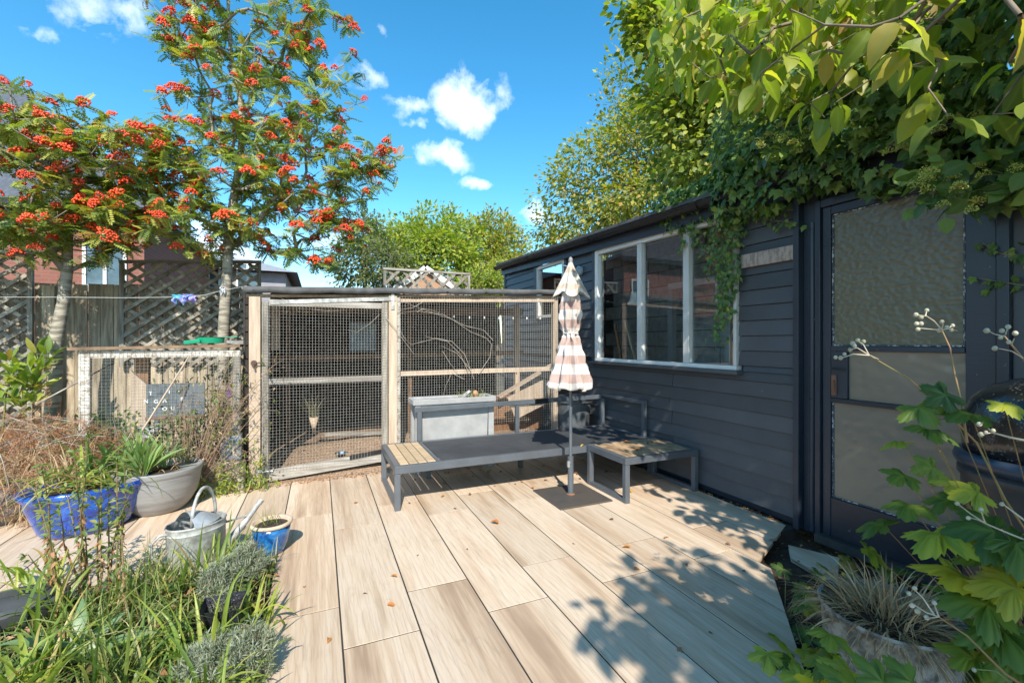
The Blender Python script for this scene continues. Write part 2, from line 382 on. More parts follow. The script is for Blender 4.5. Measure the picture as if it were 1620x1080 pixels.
# ================================================================== materials
def plank_mat():
    m, nt, out = mat('porcelain_wood'); v, r = coords(nt)
    n0 = nt.noise(nt.scale(v, (4.6, .55, 1)), 1.0, 4, .55, .5)
    n1 = nt.noise(nt.scale(v, (30, 1.1, 1)), 1.0, 5, .6, .05)
    n2 = nt.noise(nt.scale(v, (150, 5, 1)), 1.0, 3, .6)
    n3 = nt.noise(v, 2.3, 5, .6)
    f = nt.math('ADD', nt.math('MULTIPLY', n0, .66), nt.math('MULTIPLY', n1, .34))
    c = nt.ramp(f, [(.34, (.38, .26, .175)), (.41, (.53, .385, .265)), (.47, (.625, .475, .34)), (.55, (.68, .55, .42)), (.61, (.63, .49, .355)), (.66, (.52, .385, .27)), (.72, (.40, .285, .195))])
    c = nt.mix(nt.math('MULTIPLY', nt.math('SUBTRACT', n2, .52), 2.2, clamp=True), c, (.30, .225, .155, 1))
    g = nt.math('MULTIPLY', nt.math('SUBTRACT', n3, .55), 1.6, clamp=True)
    c = nt.mix(g, c, (.50, .42, .33, 1))
    fig = nt.noise(nt.scale(v, (5.5, .55, 1)), 1.0, 3, .5, .6)
    ln = nt.math('PINGPONG', nt.math('MULTIPLY', fig, 15.0), .5)
    ln = nt.math('MULTIPLY', nt.math('SUBTRACT', .10, ln), 8.0, clamp=True)
    ln = nt.math('MULTIPLY', ln, nt.math('MULTIPLY', nt.math('SUBTRACT', n3, .38), 2.6, clamp=True))
    c = nt.mix(nt.math('MULTIPLY', ln, .42), c, (.30, .20, .13, 1))
    # knots rings
    wv = nt.new('ShaderNodeTexWave', wave_type='RINGS', rings_direction='Z'); nt.put(wv.inputs['Vector'], nt.scale(v, (3.4, .8, 1)))
    wv.inputs['Scale'].default_value = 3.2; wv.inputs['Distortion'].default_value = 6; wv.inputs['Detail'].default_value = 4; wv.inputs['Detail Scale'].default_value = 1.3
    c = nt.mix(nt.math('MULTIPLY', nt.math('SUBTRACT', wv.outputs['Fac'], .80), 1.2, clamp=True), c, (.38, .28, .19, 1))
    k = nt.math('ADD', nt.math('MULTIPLY', nt.math('FRACT', nt.math('MULTIPLY', r, 13.7)), .22), .84)
    c = nt.mix(1.0, c, nt.vec('ADD', (0, 0, 0), k), 'MULTIPLY')
    grit = nt.math('MULTIPLY', nt.math('SUBTRACT', nt.noise(v, 210, 3, .7), .66), 9.0, clamp=True)
    c = nt.mix(nt.math('MULTIPLY', grit, .55), c, (.16, .12, .085, 1))
    dirt = nt.math('MULTIPLY', nt.math('SUBTRACT', nt.noise(v, 9, 6, .7), .58), 3.0, clamp=True)
    c = nt.mix(nt.math('MULTIPLY', dirt, .35), c, (.30, .24, .18, 1))
    b = nt.bump(nt.math('ADD', n2, nt.math('MULTIPLY', n1, .6)), .25, .002)
    principled(nt, out, c, nt.math('ADD', nt.math('MULTIPLY', n1, .2), .42), 0, b, .4); return m
M_PLANK = plank_mat()
def paint_mat(name, col, rough=.45, wear=(.35, .32, .28), wearamt=.06, grain=(4, 4, 60)):
    m, nt, out = mat(name); v, r = coords(nt)
    n = nt.noise(v, 3.5, 6, .65); g = nt.noise(nt.scale(v, (1, .05, 1)), 70, 4, .6); sp = nt.noise(v, 34, 6, .7)
    c = nt.mix(n, c4(tuple(x*.72 for x in col)), c4(tuple(min(1, x*1.3) for x in col)))
    k = nt.math('MULTIPLY', nt.math('SUBTRACT', sp, .70-wearamt), 14, clamp=True)
    c = nt.mix(nt.math('MULTIPLY', k, .8), c, c4(wear))
    kk = nt.math('ADD', nt.math('MULTIPLY', r, .4), .8)
    c = nt.mix(1.0, c, nt.vec('ADD', (0, 0, 0), kk), 'MULTIPLY')
    b = nt.bump(nt.math('ADD', g, nt.math('MULTIPLY', n, 1.5)), .35, .002)
    principled(nt, out, c, nt.math('ADD', nt.math('MULTIPLY', n, .25), rough-.12), 0, b, .45); return m
M_SHED = paint_mat('slate_blue_paint', (.070, .075, .084), .40, wearamt=.015)
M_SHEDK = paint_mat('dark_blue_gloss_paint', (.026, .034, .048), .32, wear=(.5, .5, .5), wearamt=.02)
M_WHITE = paint_mat('old_white_paint', (.68, .66, .62), .5, wear=(.20, .15, .10), wearamt=.05)
M_FLAKE = paint_mat('flaking_white_paint', (.50, .47, .42), .6, wear=(.22, .17, .12), wearamt=.20)
M_BLACKPL = simple('black_gutter_plastic', (.018, .018, .02), (.01, .01, .011), .3, scale=20, bump=.05)
M_ANTH = simple('anthracite_aluminium', (.105, .118, .135), (.085, .096, .11), .38, scale=6, bump=.06, spec=.6, jit=.05)
M_MESHFAB = simple('black_bench_fabric', (.048, .050, .054), (.030, .032, .035), .75, scale=5, bump=.3, bscale=300, bdist=.001)
M_TEAK = simple('bleached_teak', (.58, .43, .27), (.42, .30, .18), .55, scale=2, stretch=(3, 25, 3), bump=.3, bscale=80, jit=.12)
M_TEAKX = simple('stained_teak', (.46, .31, .18), (.24, .15, .085), .6, scale=9, stretch=(2, 1, 1), bump=.3, bscale=80, jit=.2, contrast=(.38, .58))
M_NEWPINE = simple('pale_sawn_pine', (.54, .42, .315), (.38, .29, .21), .65, scale=3, stretch=(14, 14, 1), bump=.25, bscale=60)
M_GREYWOOD = simple('weathered_grey_timber', (.34, .31, .26), (.15, .13, .105), .8, scale=5, stretch=(7, 7, .8), bump=.5, bscale=50, bdist=.004, jit=.25)
M_GREYWOODH = simple('weathered_grey_rail', (.38, .35, .31), (.20, .175, .145), .8, scale=5, stretch=(.8, 7, 7), bump=.5, bscale=50, bdist=.004, jit=.2)
M_FENCE = simple('old_fence_boards', (.50, .41, .29), (.22, .17, .115), .85, scale=4, stretch=(9, 9, .8), bump=.6, bscale=40, bdist=.005, jit=.25)
M_TRELLIS = simple('trellis_laths', (.38, .34, .27), (.16, .14, .11), .85, scale=9, bump=.5, bscale=60, bdist=.003, jit=.3)
M_DARKWOOD = simple('dark_creosoted_boards', (.045, .035, .028), (.018, .014, .011), .8, scale=5, stretch=(.8, 6, 6), bump=.5, jit=.3)
M_BROWNWOOD = simple('brown_timber', (.28, .15, .075), (.16, .085, .045), .7, scale=4, stretch=(6, 6, 1), bump=.3)
M_GALV = simple('galvanised_steel', (.52, .54, .55), (.38, .40, .41), .42, metal=.45, scale=14, bump=.15, bscale=30)
M_GALVOLD = simple('weathered_zinc', (.50, .50, .48), (.26, .255, .235), .6, metal=.12, scale=16, bump=.5, bscale=45, bdist=.004, contrast=(.4, .6))
M_WIRE = simple('wire_galvanised', (.58, .56, .51), (.42, .40, .36), .5, metal=.1, scale=30)
M_FELT = simple('grey_roofing_felt', (.10, .10, .10), (.055, .055, .055), .8, scale=10, bump=.5, bscale=150)
M_SOIL = simple('dark_soil', (.085, .055, .035), (.03, .02, .014), .95, scale=14, bump=1.0, bscale=50, bdist=.03)
M_BARK = simple('bark_mulch', (.50, .34, .22), (.17, .11, .07), .9, scale=60, bump=1.0, bscale=60, bdist=.02)
M_GROUND = simple('bare_garden_ground', (.13, .10, .065), (.055, .05, .03), .95, scale=2, bump=1.0, bscale=20, bdist=.04)
M_IRONRUST = simple('rusting_black_iron', (.060, .060, .062), (.085, .070, .058), .6, scale=9, bump=.3, contrast=(.5, .30), jit=0)
M_GREYPLANT = simple('light_grey_composite', (.36, .36, .355), (.29, .29, .285), .6, scale=9, bump=.25, bscale=120)
M_RIBPOT = simple('grey_ribbed_plastic', (.29, .285, .275), (.22, .215, .21), .55, scale=5, stretch=(1, 1, 14), bump=.5, bscale=20, jit=.02)
M_CONC = simple('concrete_block', (.66, .64, .59), (.46, .44, .40), .9, scale=12, bump=.6, bscale=60, jit=.12)
M_BLACK = simple('black_plastic', (.022, .022, .023), (.012, .012, .012), .35, scale=8, bump=.15)
M_TERRARIM = simple('unglazed_clay', (.55, .43, .32), (.40, .30, .21), .8, scale=12, bump=.3)
def glaze(name, c1, c2, c3, scale=9):
    m, nt, out = mat(name); v, r = coords(nt)
    n = nt.noise(v, scale, 6, .65, .8); n2 = nt.noise(v, scale*4, 4, .7)
    c = nt.ramp(n, [(.35, c2), (.52, c1), (.66, c3)])
    c = nt.mix(nt.math('MULTIPLY', nt.math('SUBTRACT', n2, .62), 5, clamp=True), c, c4(c3))
    principled(nt, out, c, .16, 0, nt.bump(n, .25, .006), .6, Coat_Weight=.6, Coat_Roughness=.08); return m
M_BLUE = glaze('cobalt_glaze', (.005, .055, .36), (.004, .018, .13), (.02, .15, .52))
M_BLUE2 = glaze('azure_glaze', (.015, .15, .42), (.01, .05, .2), (.06, .30, .58), 14)
def glass_mat(name, tint=(1, 1, 1), refl=.14, rough=.0):
    m, nt, out = mat(name)
    fr = nt.new('ShaderNodeFresnel', i_IOR=1.5)
    g = nt.new('ShaderNodeBsdfGlossy', i_Roughness=rough); g.inputs[0].default_value = (1, 1, 1, 1)
    t = nt.new('ShaderNodeBsdfTransparent'); t.inputs[0].default_value = c4(tint)
    f = nt.math('ADD', nt.math('MULTIPLY', fr.outputs[0], 1.5), refl-.04, clamp=True)
    ge = nt.n.new('ShaderNodeNewGeometry'); f = nt.math('MULTIPLY', f, nt.math('SUBTRACT', 1.0, ge.outputs['Backfacing']))
    ms = nt.n.new('ShaderNodeMixShader'); nt.put(ms.inputs[0], f); nt.l.new(t.outputs[0], ms.inputs[1]); nt.l.new(g.outputs[0], ms.inputs[2]); nt.l.new(ms.outputs[0], out.inputs[0]); return m
M_GLASS = glass_mat('window_glass', (.92, .93, .92), .07)
def obscure_glass(name, sc, dist, col, col2, rough=.22):
    m, nt, out = mat(name); v, r = coords(nt, False)
    vo = nt.new('ShaderNodeTexVoronoi', feature='SMOOTH_F1', i_Scale=sc); nt.put(vo.inputs['Vector'], nt.scale(v, (1, 1, 1.25)))
    n = nt.noise(v, 2.2, 4, .6); n2 = nt.noise(v, sc*.5, 3, .5)
    c = nt.mix(n, c4(col), c4(col2))
    c = nt.mix(nt.math('MULTIPLY', nt.math('SUBTRACT', nt.noise(v, 60, 4, .7), .62), 3, clamp=True), c, (.2, .19, .16, 1))
    b = nt.bump(nt.math('ADD', vo.outputs['Distance'], nt.math('MULTIPLY', n2, .12)), .8, dist)
    p = principled(nt, None, c, rough, 0, b, .6)
    t = nt.n.new('ShaderNodeBsdfTransparent'); ms = nt.n.new('ShaderNodeMixShader'); ms.inputs[0].default_value = .93
    nt.l.new(t.outputs[0], ms.inputs[1]); nt.l.new(p.outputs[0], ms.inputs[2]); nt.l.new(ms.outputs[0], out.inputs[0]); return m
M_OBS1 = obscure_glass('hammered_glass', 42, .006, (.12, .11, .07), (.19, .17, .115), .28)
M_OBS2 = obscure_glass('rippled_glass', 16, .005, (.20, .17, .13), (.28, .235, .18), .18)
def brick_mat(name, c1, c2, mortar, sc=1.0):
    m, nt, out = mat(name); v, _ = coords(nt, False)
    sp = nt.n.new('ShaderNodeSeparateXYZ'); nt.put(sp.inputs[0], v); cb = nt.n.new('ShaderNodeCombineXYZ')
    nt.put(cb.inputs[0], nt.math('ADD', sp.outputs[0], sp.outputs[1])); nt.put(cb.inputs[1], sp.outputs[2])
    b = nt.new('ShaderNodeTexBrick', i_Scale=1.0); nt.put(b.inputs['Vector'], cb.outputs[0])
    b.inputs['Color1'].default_value = c4(c1); b.inputs['Color2'].default_value = c4(c2); b.inputs['Mortar'].default_value = c4(mortar)
    b.inputs['Brick Width'].default_value = .225*sc; b.inputs['Row Height'].default_value = .075*sc; b.inputs['Mortar Size'].default_value = .008*sc
    c = nt.mix(nt.noise(v, 1.3, 5, .6), b.outputs['Color'], c4(tuple(x*.6 for x in c1)))
    principled(nt, out, c, .85, 0, nt.bump(b.outputs['Fac'], .4, -.01)); return m
M_BRICK = brick_mat('red_brick', (.33, .12, .08), (.24, .085, .06), (.26, .2, .17))
M_SLATE = simple('slate_roof', (.10, .108, .125), (.065, .07, .08), .55, scale=9, stretch=(2, 1, 1), bump=.4, bscale=14, bdist=.02)
M_RENDERW = simple('cream_render', (.66, .64, .60), (.58, .56, .52), .85, scale=2, bump=.1)
M_ORANGE = brick_mat('orange_brick', (.55, .29, .16), (.46, .24, .13), (.45, .36, .28))
M_HOUSEGLASS = simple('dark_house_glass', (.09, .14, .18), (.03, .05, .055), .08, scale=3, bump=0, spec=.8)
M_ROWANBARK = simple('silvery_rowan_bark', (.44, .39, .31), (.20, .175, .13), .8, scale=7, stretch=(1, 1, 5), bump=.6, bscale=40, bdist=.004, contrast=(.42, .56))
M_TWIG = simple('grey_brown_twig', (.25, .19, .14), (.12, .09, .065), .8, scale=12, bump=.3)
M_TWIGL = simple('pale_grey_twig', (.40, .35, .29), (.20, .17, .14), .8, scale=12, bump=.3)
M_BROWNBARK = simple('brown_bark', (.16, .12, .085), (.07, .055, .04), .85, scale=9, stretch=(2, 2, 1), bump=.6, bscale=25, bdist=.01)

# ================================================================== ground and deck
def sheet(name, poly, z, m, kind='structure', parent=None):
    b = MB(); b.add([(x, y, z) for x, y in poly], [tuple(range(len(poly)))]); return b.build(name, m, parent, kind=kind)
def relief(name, x0, x1, y0, y1, nx, ny, fz, m, kind='structure', parent=None):
    X, Y = np.meshgrid(np.linspace(x0, x1, nx), np.linspace(y0, y1, ny), indexing='ij'); Z = fz(X, Y)
    V = np.stack([X, Y, Z], -1).reshape(-1, 3); i, j = np.meshgrid(np.arange(nx-1), np.arange(ny-1), indexing='ij'); a = (i*ny+j).ravel()
    F = np.stack([a, a+ny, a+ny+1, a+1], 1)
    V = V-np.array(origin(parent)) if parent is not None else V
    return rawobj(name, rawmesh(name, V, F, m, None, None, True), parent, kind=kind)
def nz(X, Y, s, seed=0):
    rg = np.random.default_rng(seed); Z = 0*X
    for k in range(14):
        a = rg.random()*6.28; f = s*(.6+rg.random()*2.2); Z = Z+np.sin(X*np.cos(a)*f+Y*np.sin(a)*f+rg.random()*6.28)/(1+f/s)
    return Z/6
sheet('ground', [(-300, -300), (300, -300), (300, 300), (-300, 300)], -.13, M_GROUND)
relief('garden_soil', -3.2, -.205, -.6, 2.8, 70, 80, lambda X, Y: -.035+.045*nz(X, Y, 9, 3)-.05*np.clip((X+.30)*10, 0, 1), M_SOIL)
relief('border_soil', 1.0, 2.83, -.6, 1.9, 50, 60, lambda X, Y: -.075+.02*nz(X, Y, 11, 5), M_SOIL)

def clip(poly, a, b, c):
    """keep a*x+b*y >= c"""
    out = []
    for i in range(len(poly)):
        p, q = poly[i], poly[(i+1) % len(poly)]; dp, dq = a*p[0]+b*p[1]-c, a*q[0]+b*q[1]-c
        if dp >= 0: out.append(p)
        if dp*dq < 0: t = dp/(dp-dq); out.append((p[0]+(q[0]-p[0])*t, p[1]+(q[1]-p[1])*t))
    return out
deck = MB()
for lo, hi in (((-2.6, 2.72, -.09), (-.2, 4.24, -.0022)), ((-.215, -.4, -.09), (1.2, 4.24, -.0022)), ((1.2, 1.9, -.09), (2.83, 4.24, -.0022)), ((1.2, 1.15, -.09), (1.68, 1.9, -.0022)), ((1.2, .72, -.09), (1.27, 1.15, -.0022)), ((1.68, 1.5, -.09), (2.02, 1.9, -.0022))):
    deck.box(lo, hi)
deck = deck.build('deck', simple('dark_grout', (.05, .042, .034), (.03, .025, .02), .95, scale=30), kind='structure')
PW = .302; gap = .0035
x0 = .0845-PW*9
rp = random.Random(3)
for ci in range(18):
    xa = x0+ci*PW; xb = xa+PW
    if xa > 2.8: break
    even = (ci-9) % 2 == 0
    ph = 1.852 if even else 2.157
    for k in range(-2, 3):
        ya = ph+1.2*k; yb = ya+1.2
        po = [(xa+gap, ya+gap), (xb-gap, ya+gap), (xb-gap, yb-gap), (xa+gap, yb-gap)]
        po = clip(po, 0, 1, -.4); po = clip(po, 0, -1, -4.235-.02*rp.random()) if po else po
        if xb < -.15 and po: po = clip(po, 0, 1, 2.745)
        if po: po = clip(po, -1, 0, -2.825)
        if xb <= 2.3: po = clip(po, -.695, .72, -.364) if po else po      # diagonal cut edge of the patio
        elif po: po = clip(po, -.40, .916, .64+.03)
        if not po or len(po) < 3: continue
        ar = abs(sum(po[i][0]*po[(i+1) % len(po)][1]-po[(i+1) % len(po)][0]*po[i][1] for i in range(len(po))))/2
        if ar < .004: continue
        b = MB(); n = len(po); dz = rp.uniform(0, .0009); t1, t2 = 0, 0
        cx = sum(p[0] for p in po)/n; cy = sum(p[1] for p in po)/n
        ins = [(p[0]+(.001 if cx > p[0] else -.001), p[1]+(.001 if cy > p[1] else -.001)) for p in po]
        b.add([(x, y, -.02) for x, y in po]+[(x, y, -.0008+dz) for x, y in po]+[(x, y, dz+t1*(x-cx)/.3) for x, y in ins],
              [tuple(range(2*n, 3*n))]+[(i, (i+1) % n, n+(i+1) % n, n+i) for i in range(n)]+[(n+i, n+(i+1) % n, 2*n+(i+1) % n, 2*n+i) for i in range(n)])
        b.build('plank', M_PLANK, deck)
off = MB(); off.add([(2.42, 1.42, -.045), (2.72, 1.58, -.03), (2.60, 1.80, -.028), (2.48, 1.70, -.04)], [(0, 1, 2, 3)]); off.add([(2.42, 1.42, -.06), (2.72, 1.58, -.05), (2.6, 1.8, -.05), (2.48, 1.7, -.06)], [(3, 2, 1, 0)])
off = off.build('tile_offcut', M_PLANK, label='broken pale wood look tile offcut lying in the soil by the door', cat='tile')
for (x, y, w, r) in ((1.75, .98, .2, .5), (2.05, 1.28, .22, .2)):
    b = MB(); c, s = math.cos(r), math.sin(r); P = [(x+u*c-v_*s, y+u*s+v_*c) for u, v_ in ((-w, -.13), (w, -.15), (w*.8, .14), (-w*.9, .13))]
    b.add([(p[0], p[1], -.10) for p in P]+[(p[0], p[1], -.055) for p in P], [(4, 5, 6, 7), (0, 1, 5, 4), (1, 2, 6, 5), (2, 3, 7, 6), (3, 0, 4, 7)])
    b.build('stepping_stone', simple('damp_slate_%d' % int(x*100), (.05, .048, .05), (.03, .03, .03), .6, scale=9, bump=.6), bevel=.006,
            label='dark slate stepping stone beside the zinc bucket' if x < 2 else 'dark slate stepping stone in the soil before the shed door', cat='stone')

# ================================================================== shed
XW = 2.84
shed = thing('shed', 'dark slate blue weatherboarded garden shed with white window and glazed door', 'shed', (XW, 3.0, 0))
def eave(y): return 2.235+(y-2.0)*.037
bh = .108
def shed_board(ya, yb, z, h=bh, xo=0.0):
    b = MB(); b.add([(XW-.016-xo, ya, z), (XW-.004-xo, ya, z+h), (XW+.02, ya, z+h), (XW+.02, ya, z), (XW-.016-xo, yb, z), (XW-.004-xo, yb, z+h), (XW+.02, yb, z+h), (XW+.02, yb, z)],
                    [(0, 1, 2, 3), (7, 6, 5, 4), (0, 4, 5, 1), (0, 3, 7, 4), (1, 5, 6, 2)])
    b.build('board', M_SHED, shed)
rb = random.Random(5)
for k in range(21):
    z = .055+k*bh; g = .0025
    spans = []
    if z+bh <= .985: 
        j = 2.95+rb.uniform(-.1, .1) if k % 3 else 4.9
        spans = [(1.905, j-g), (j+g, 6.78)]
    elif z < .985: spans = [(1.905, 6.78)]
    else:
        spans = [(1.905, 2.33)]
        spans += [(4.20, 6.78)] if z < 1.5 else [(4.20, 4.80), (5.62, 6.78)]
    for a, b_ in spans:
        h = bh-.004
        if z > 2.05: 
            if z+h > eave(a)-.02: h = max(.02, eave(a)-.03-z)
        if z+.03 > eave(a): continue
        if .86 < z < .985: h = .985-z-.004 if z+h > .985 and a < 2.4 else h
        shed_board(a, b_, z, h)
        if .86 < z < .985: shed_board(1.905, 2.295, z+h+.003, z+bh-.004-(z+h+.003))
for k in range(21):
    z = .055+k*bh
    if z < 2.1: shed_board(-1.5, .88, z, bh-.004)
b = MB()   # inner lining of the front wall, split round the openings
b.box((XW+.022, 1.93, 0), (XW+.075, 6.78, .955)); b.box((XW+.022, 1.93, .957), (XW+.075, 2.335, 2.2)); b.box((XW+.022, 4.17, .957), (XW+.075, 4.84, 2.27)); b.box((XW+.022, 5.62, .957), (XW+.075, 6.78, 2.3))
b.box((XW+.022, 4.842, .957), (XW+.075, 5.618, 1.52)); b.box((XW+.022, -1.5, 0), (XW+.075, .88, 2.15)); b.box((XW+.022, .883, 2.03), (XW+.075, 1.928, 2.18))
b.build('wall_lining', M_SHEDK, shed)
b = MB(); b.box((XW-.02, 6.78, .0), (XW+.06, 6.84, 2.37)); b.build('corner_board', M_SHED, shed)
b = MB(); b.box((XW-.028, 4.165, .97), (XW+.02, 4.225, 2.28)); b.build('window_architrave', M_SHED, shed)
for a_, c_ in ((4.80, 4.85), (5.62, 5.70)):
    b = MB(); b.box((XW-.028, a_, 1.46), (XW+.02, c_, 2.30)); b.build('window_architrave', M_SHED, shed)
b = MB(); b.box((XW-.045, 1.868, .0), (XW+.03, 1.905, 2.22)); b.build('corner_post', M_SHEDK, shed, bevel=.003)
b = MB(); b.box((XW+.005, 1.775, .0), (XW+.05, 1.866, 2.22)); b.build('post', M_SHEDK, shed)
b = MB(); b.tube([(XW-.012, 1.80, .02), (XW-.012, 1.80, 1.93)], .017, 12); b.tube([(XW-.012, 1.80, 1.90), (XW-.012, 1.80, 1.94)], .022, 12); b.build('pipe', M_SHEDK, shed, smooth='auto')
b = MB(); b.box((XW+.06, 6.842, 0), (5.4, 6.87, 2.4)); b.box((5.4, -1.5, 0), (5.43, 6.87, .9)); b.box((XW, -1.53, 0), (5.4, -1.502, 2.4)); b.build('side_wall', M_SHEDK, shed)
# roof: fascia, gutter, felt
def along(f, x, dz): return [(x, y, f(y)+dz) for y in (-1.5, 6.84)]
b = MB(); a, c = along(eave, XW-.055, -.055); b.bar(a, c, .02, .12); b.build('fascia', M_SHEDK, shed)
b = MB(); g0, g1 = (-1.5, 6.93); n = 9
prof = [(.056*math.cos(t), .05*math.sin(t)) for t in np.linspace(PI, 2*PI, n)]
V = [(XW-.125+px_*s_, yy, eave(yy)+.02+pz*s_) for yy in (g0, g1) for s_ in (1.0, .9) for px_, pz in prof]
F = []
for i in range(n-1): F += [(i, i+1, 2*n+i+1, 2*n+i), (n+i+1, n+i, 3*n+i, 3*n+i+1)]
F += [(0, 2*n, 3*n, n), (n-1, 2*n-1, 4*n-1, 3*n-1)]+[(2*n+i, 2*n+i+1, 3*n+i+1, 3*n+i) for i in range(n-1)]
b.add(V, F); b.build('gutter', M_BLACKPL, shed, smooth='auto')
for yy in (6.88, 5.65, 4.1, 2.6, 1.2):
    b = MB(); V = []
    for y2 in (yy-.02, yy+.02): V += [(XW-.125+p0*1.12, y2, eave(yy)+.02+p1*1.14) for p0, p1 in prof]
    b.add(V, [(i, i+1, n+i+1, n+i) for i in range(n-1)]); b.build('gutter_bracket', M_BLACKPL, shed, smooth=True)
b = MB(); V = []
for yy in (-1.55, 6.92):
    V += [(XW-.13, yy, eave(yy)+.045), (XW-.13, yy, eave(yy)+.075), (3.45, yy, eave(yy)+.172), (3.45, yy, eave(yy)+.142)]
b.add(V, [(0, 1, 5, 4), (1, 2, 6, 5), (3, 7, 6, 2), (0, 4, 7, 3), (0, 3, 2, 1), (4, 5, 6, 7)]); b.build('roof', M_FELT, shed)
for ya_, yb_, xa_, xb_, mm_ in ((-1.55, 2.2, 3.452, 5.5, M_FELT), (5.6, 6.92, 3.452, 5.5, M_FELT), (2.203, 5.597, 3.802, 5.5, M_FELT), (2.203, 5.597, 3.452, 3.8, M_GLASS)):  # glass strip is an added roof opening that lets daylight onto the interior
    b = MB(); zf = lambda x, y: eave(y)+.045+(x-XW+.13)*.16
    b.add([(xa_, ya_, zf(xa_, ya_)), (xb_, ya_, zf(xb_, ya_)), (xb_, yb_, zf(xb_, yb_)), (xa_, yb_, zf(xa_, yb_)), (xa_, ya_, zf(xa_, ya_)+.025), (xb_, ya_, zf(xb_, ya_)+.025), (xb_, yb_, zf(xb_, yb_)+.025), (xa_, yb_, zf(xa_, yb_)+.025)], [(0, 3, 2, 1), (4, 5, 6, 7), (0, 1, 5, 4), (1, 2, 6, 5), (2, 3, 7, 6), (3, 0, 4, 7)]); b.build('roof' if mm_ is M_FELT else 'added_roof_glazing', mm_, shed)
b = MB(); 
for y_ in (6.70, 6.15): b.box((XW-.05, y_, eave(y_)-.10), (XW-.02, y_+.05, eave(y_)-.02))
b.build('fascia_block', M_SHEDK, shed)
# window
win = thing('window', None, None, (XW, 3.25, .99)); del_ = win; win.parent = shed; win.location = (0, .25, .99)
wt = lambda y: 2.20-(4.16-y)*.025
def wbar(name, lo, hi, m=M_WHITE, p=None): b = MB(); b.box(lo, hi); return b.build(name, m, p or win, bevel=.003)
wbar('sill', (XW-.07, 2.30, .958), (XW+.05, 4.22, .985), M_SHED)
wbar('frame', (XW-.035, 2.336, .988), (XW+.03, 4.16, 1.020))
wbar('frame', (XW-.035, 4.105, 1.022), (XW+.03, 4.16, wt(4.16)))
wbar('frame', (XW-.035, 2.336, 1.022), (XW+.03, 2.362, wt(2.34)))
for yy in (3.42, 2.83): wbar('mullion', (XW-.03, yy-.032, 1.022), (XW+.025, yy+.032, wt(yy)-.047))
b = MB(); b.bar((XW-.003, 2.363, wt(2.36)-.022), (XW-.003, 4.103, wt(4.1)-.022), .065, .045); b.build('frame', M_WHITE, win)
for a, c in ((2.364, 2.796), (2.864, 3.386), (3.454, 4.103)):
    b = MB(); b.box((XW+.008, a, 1.022), (XW+.011, c, wt(a)-.046)); b.build('pane', M_GLASS, win)
win2 = thing('window', None, None, (0, 0, 0)); win2.parent = shed; win2.location = (0, 2.2, 1.5)
wbar('frame', (XW-.03, 5.56, 1.52), (XW+.03, 5.615, 2.24), p=win2); wbar('frame', (XW-.03, 4.853, 2.20), (XW+.03, 5.558, 2.245), p=win2); wbar('frame', (XW-.03, 4.853, 1.52), (XW+.03, 4.90, 2.198), p=win2); wbar('frame', (XW-.03, 4.902, 1.52), (XW+.03, 5.558, 1.56), p=win2)
b = MB(); b.box((XW+.008, 4.902, 1.562), (XW+.011, 5.558, 2.198)); b.build('pane', M_GLASS, win2)
# door
door = thing('door', None, None, (0, 0, 0)); door.parent = shed; door.location = (0, -1.6, 0)
def dbox(nm, y0, y1, z0, z1, xo=0.0, m=M_SHEDK, th=.04): b = MB(); b.box((XW-xo, y0, z0), (XW-xo+th, y1, z1)); return b.build(nm, m, door, bevel=.003)
dbox('door_frame', 1.742, 1.773, 0, 2.06, .035, th=.07); dbox('door_frame', .93, .972, 0, 2.06, .035, th=.07); dbox('door_frame', .974, 1.740, 2.015, 2.06, .035, th=.07)
dbox('door_frame', .885, .926, 0, 2.06, .012, M_SHED, .05)
dbox('stile', 1.692, 1.738, .03, 2.012, .015); dbox('stile', .978, 1.083, .03, 2.012, .015)
dbox('rail', 1.085, 1.690, 1.965, 2.012, .015); dbox('rail', 1.085, 1.690, 1.145, 1.172, .018); dbox('rail', 1.085, 1.690, .835, .862, .018); dbox('rail', 1.085, 1.690, .03, .262, .015)
dbox('lock_block', 1.60, 1.690, .864, 1.143, .015)
for nm, y0, y1, z0, z1, mm in (('pane', 1.086, 1.689, 1.174, 1.963, M_OBS1), ('pane', 1.086, 1.598, .864, 1.143, M_OBS2), ('pane', 1.086, 1.689, .264, .833, M_OBS2)):
    b = MB(); b.box((XW+.002, y0, z0), (XW+.007, y1, z1)); b.build(nm, mm, door)
M_PUTTY = simple('chipped_white_putty', (.5, .5, .48), (.05, .06, .08), .6, scale=45, contrast=(.52, .58))
for y0, y1, z0, z1 in ((1.087, 1.095, 1.176, 1.96), (1.681, 1.689, 1.176, 1.96), (1.097, 1.679, 1.174, 1.181), (1.097, 1.679, 1.955, 1.963), (1.097, 1.679, .264, .272), (1.681, 1.689, .27, .83)):
    b = MB(); b.box((XW-.004, y0, z0), (XW+.001, y1, z1)); b.build('putty_bead', M_PUTTY, door)
b = MB(); b.tube([(XW-.02, 1.665, 1.04), (XW-.05, 1.665, 1.04), (XW-.055, 1.64, 1.04), (XW-.05, 1.59, 1.035)], [.006, .006, .006, .005], 8); b.build('handle', M_BLACK, door, smooth='auto')
b = MB(); b.box((XW-.021, 1.655, .88), (XW-.016, 1.685, 1.0)); b.tube([(XW-.02, 1.668, .965), (XW-.032, 1.668, .96), (XW-.034, 1.662, .93), (XW-.03, 1.66, .895)], .004, 6); b.build('latch', simple('rusty_latch', (.22, .09, .05), (.08, .05, .04), .6), door)
b = MB(); b.box((XW-.06, .95, -.02), (XW+.05, 1.76, .028)); b.build('door_step', simple('damp_stone', (.06, .055, .05), (.03, .03, .028), .7), shed)
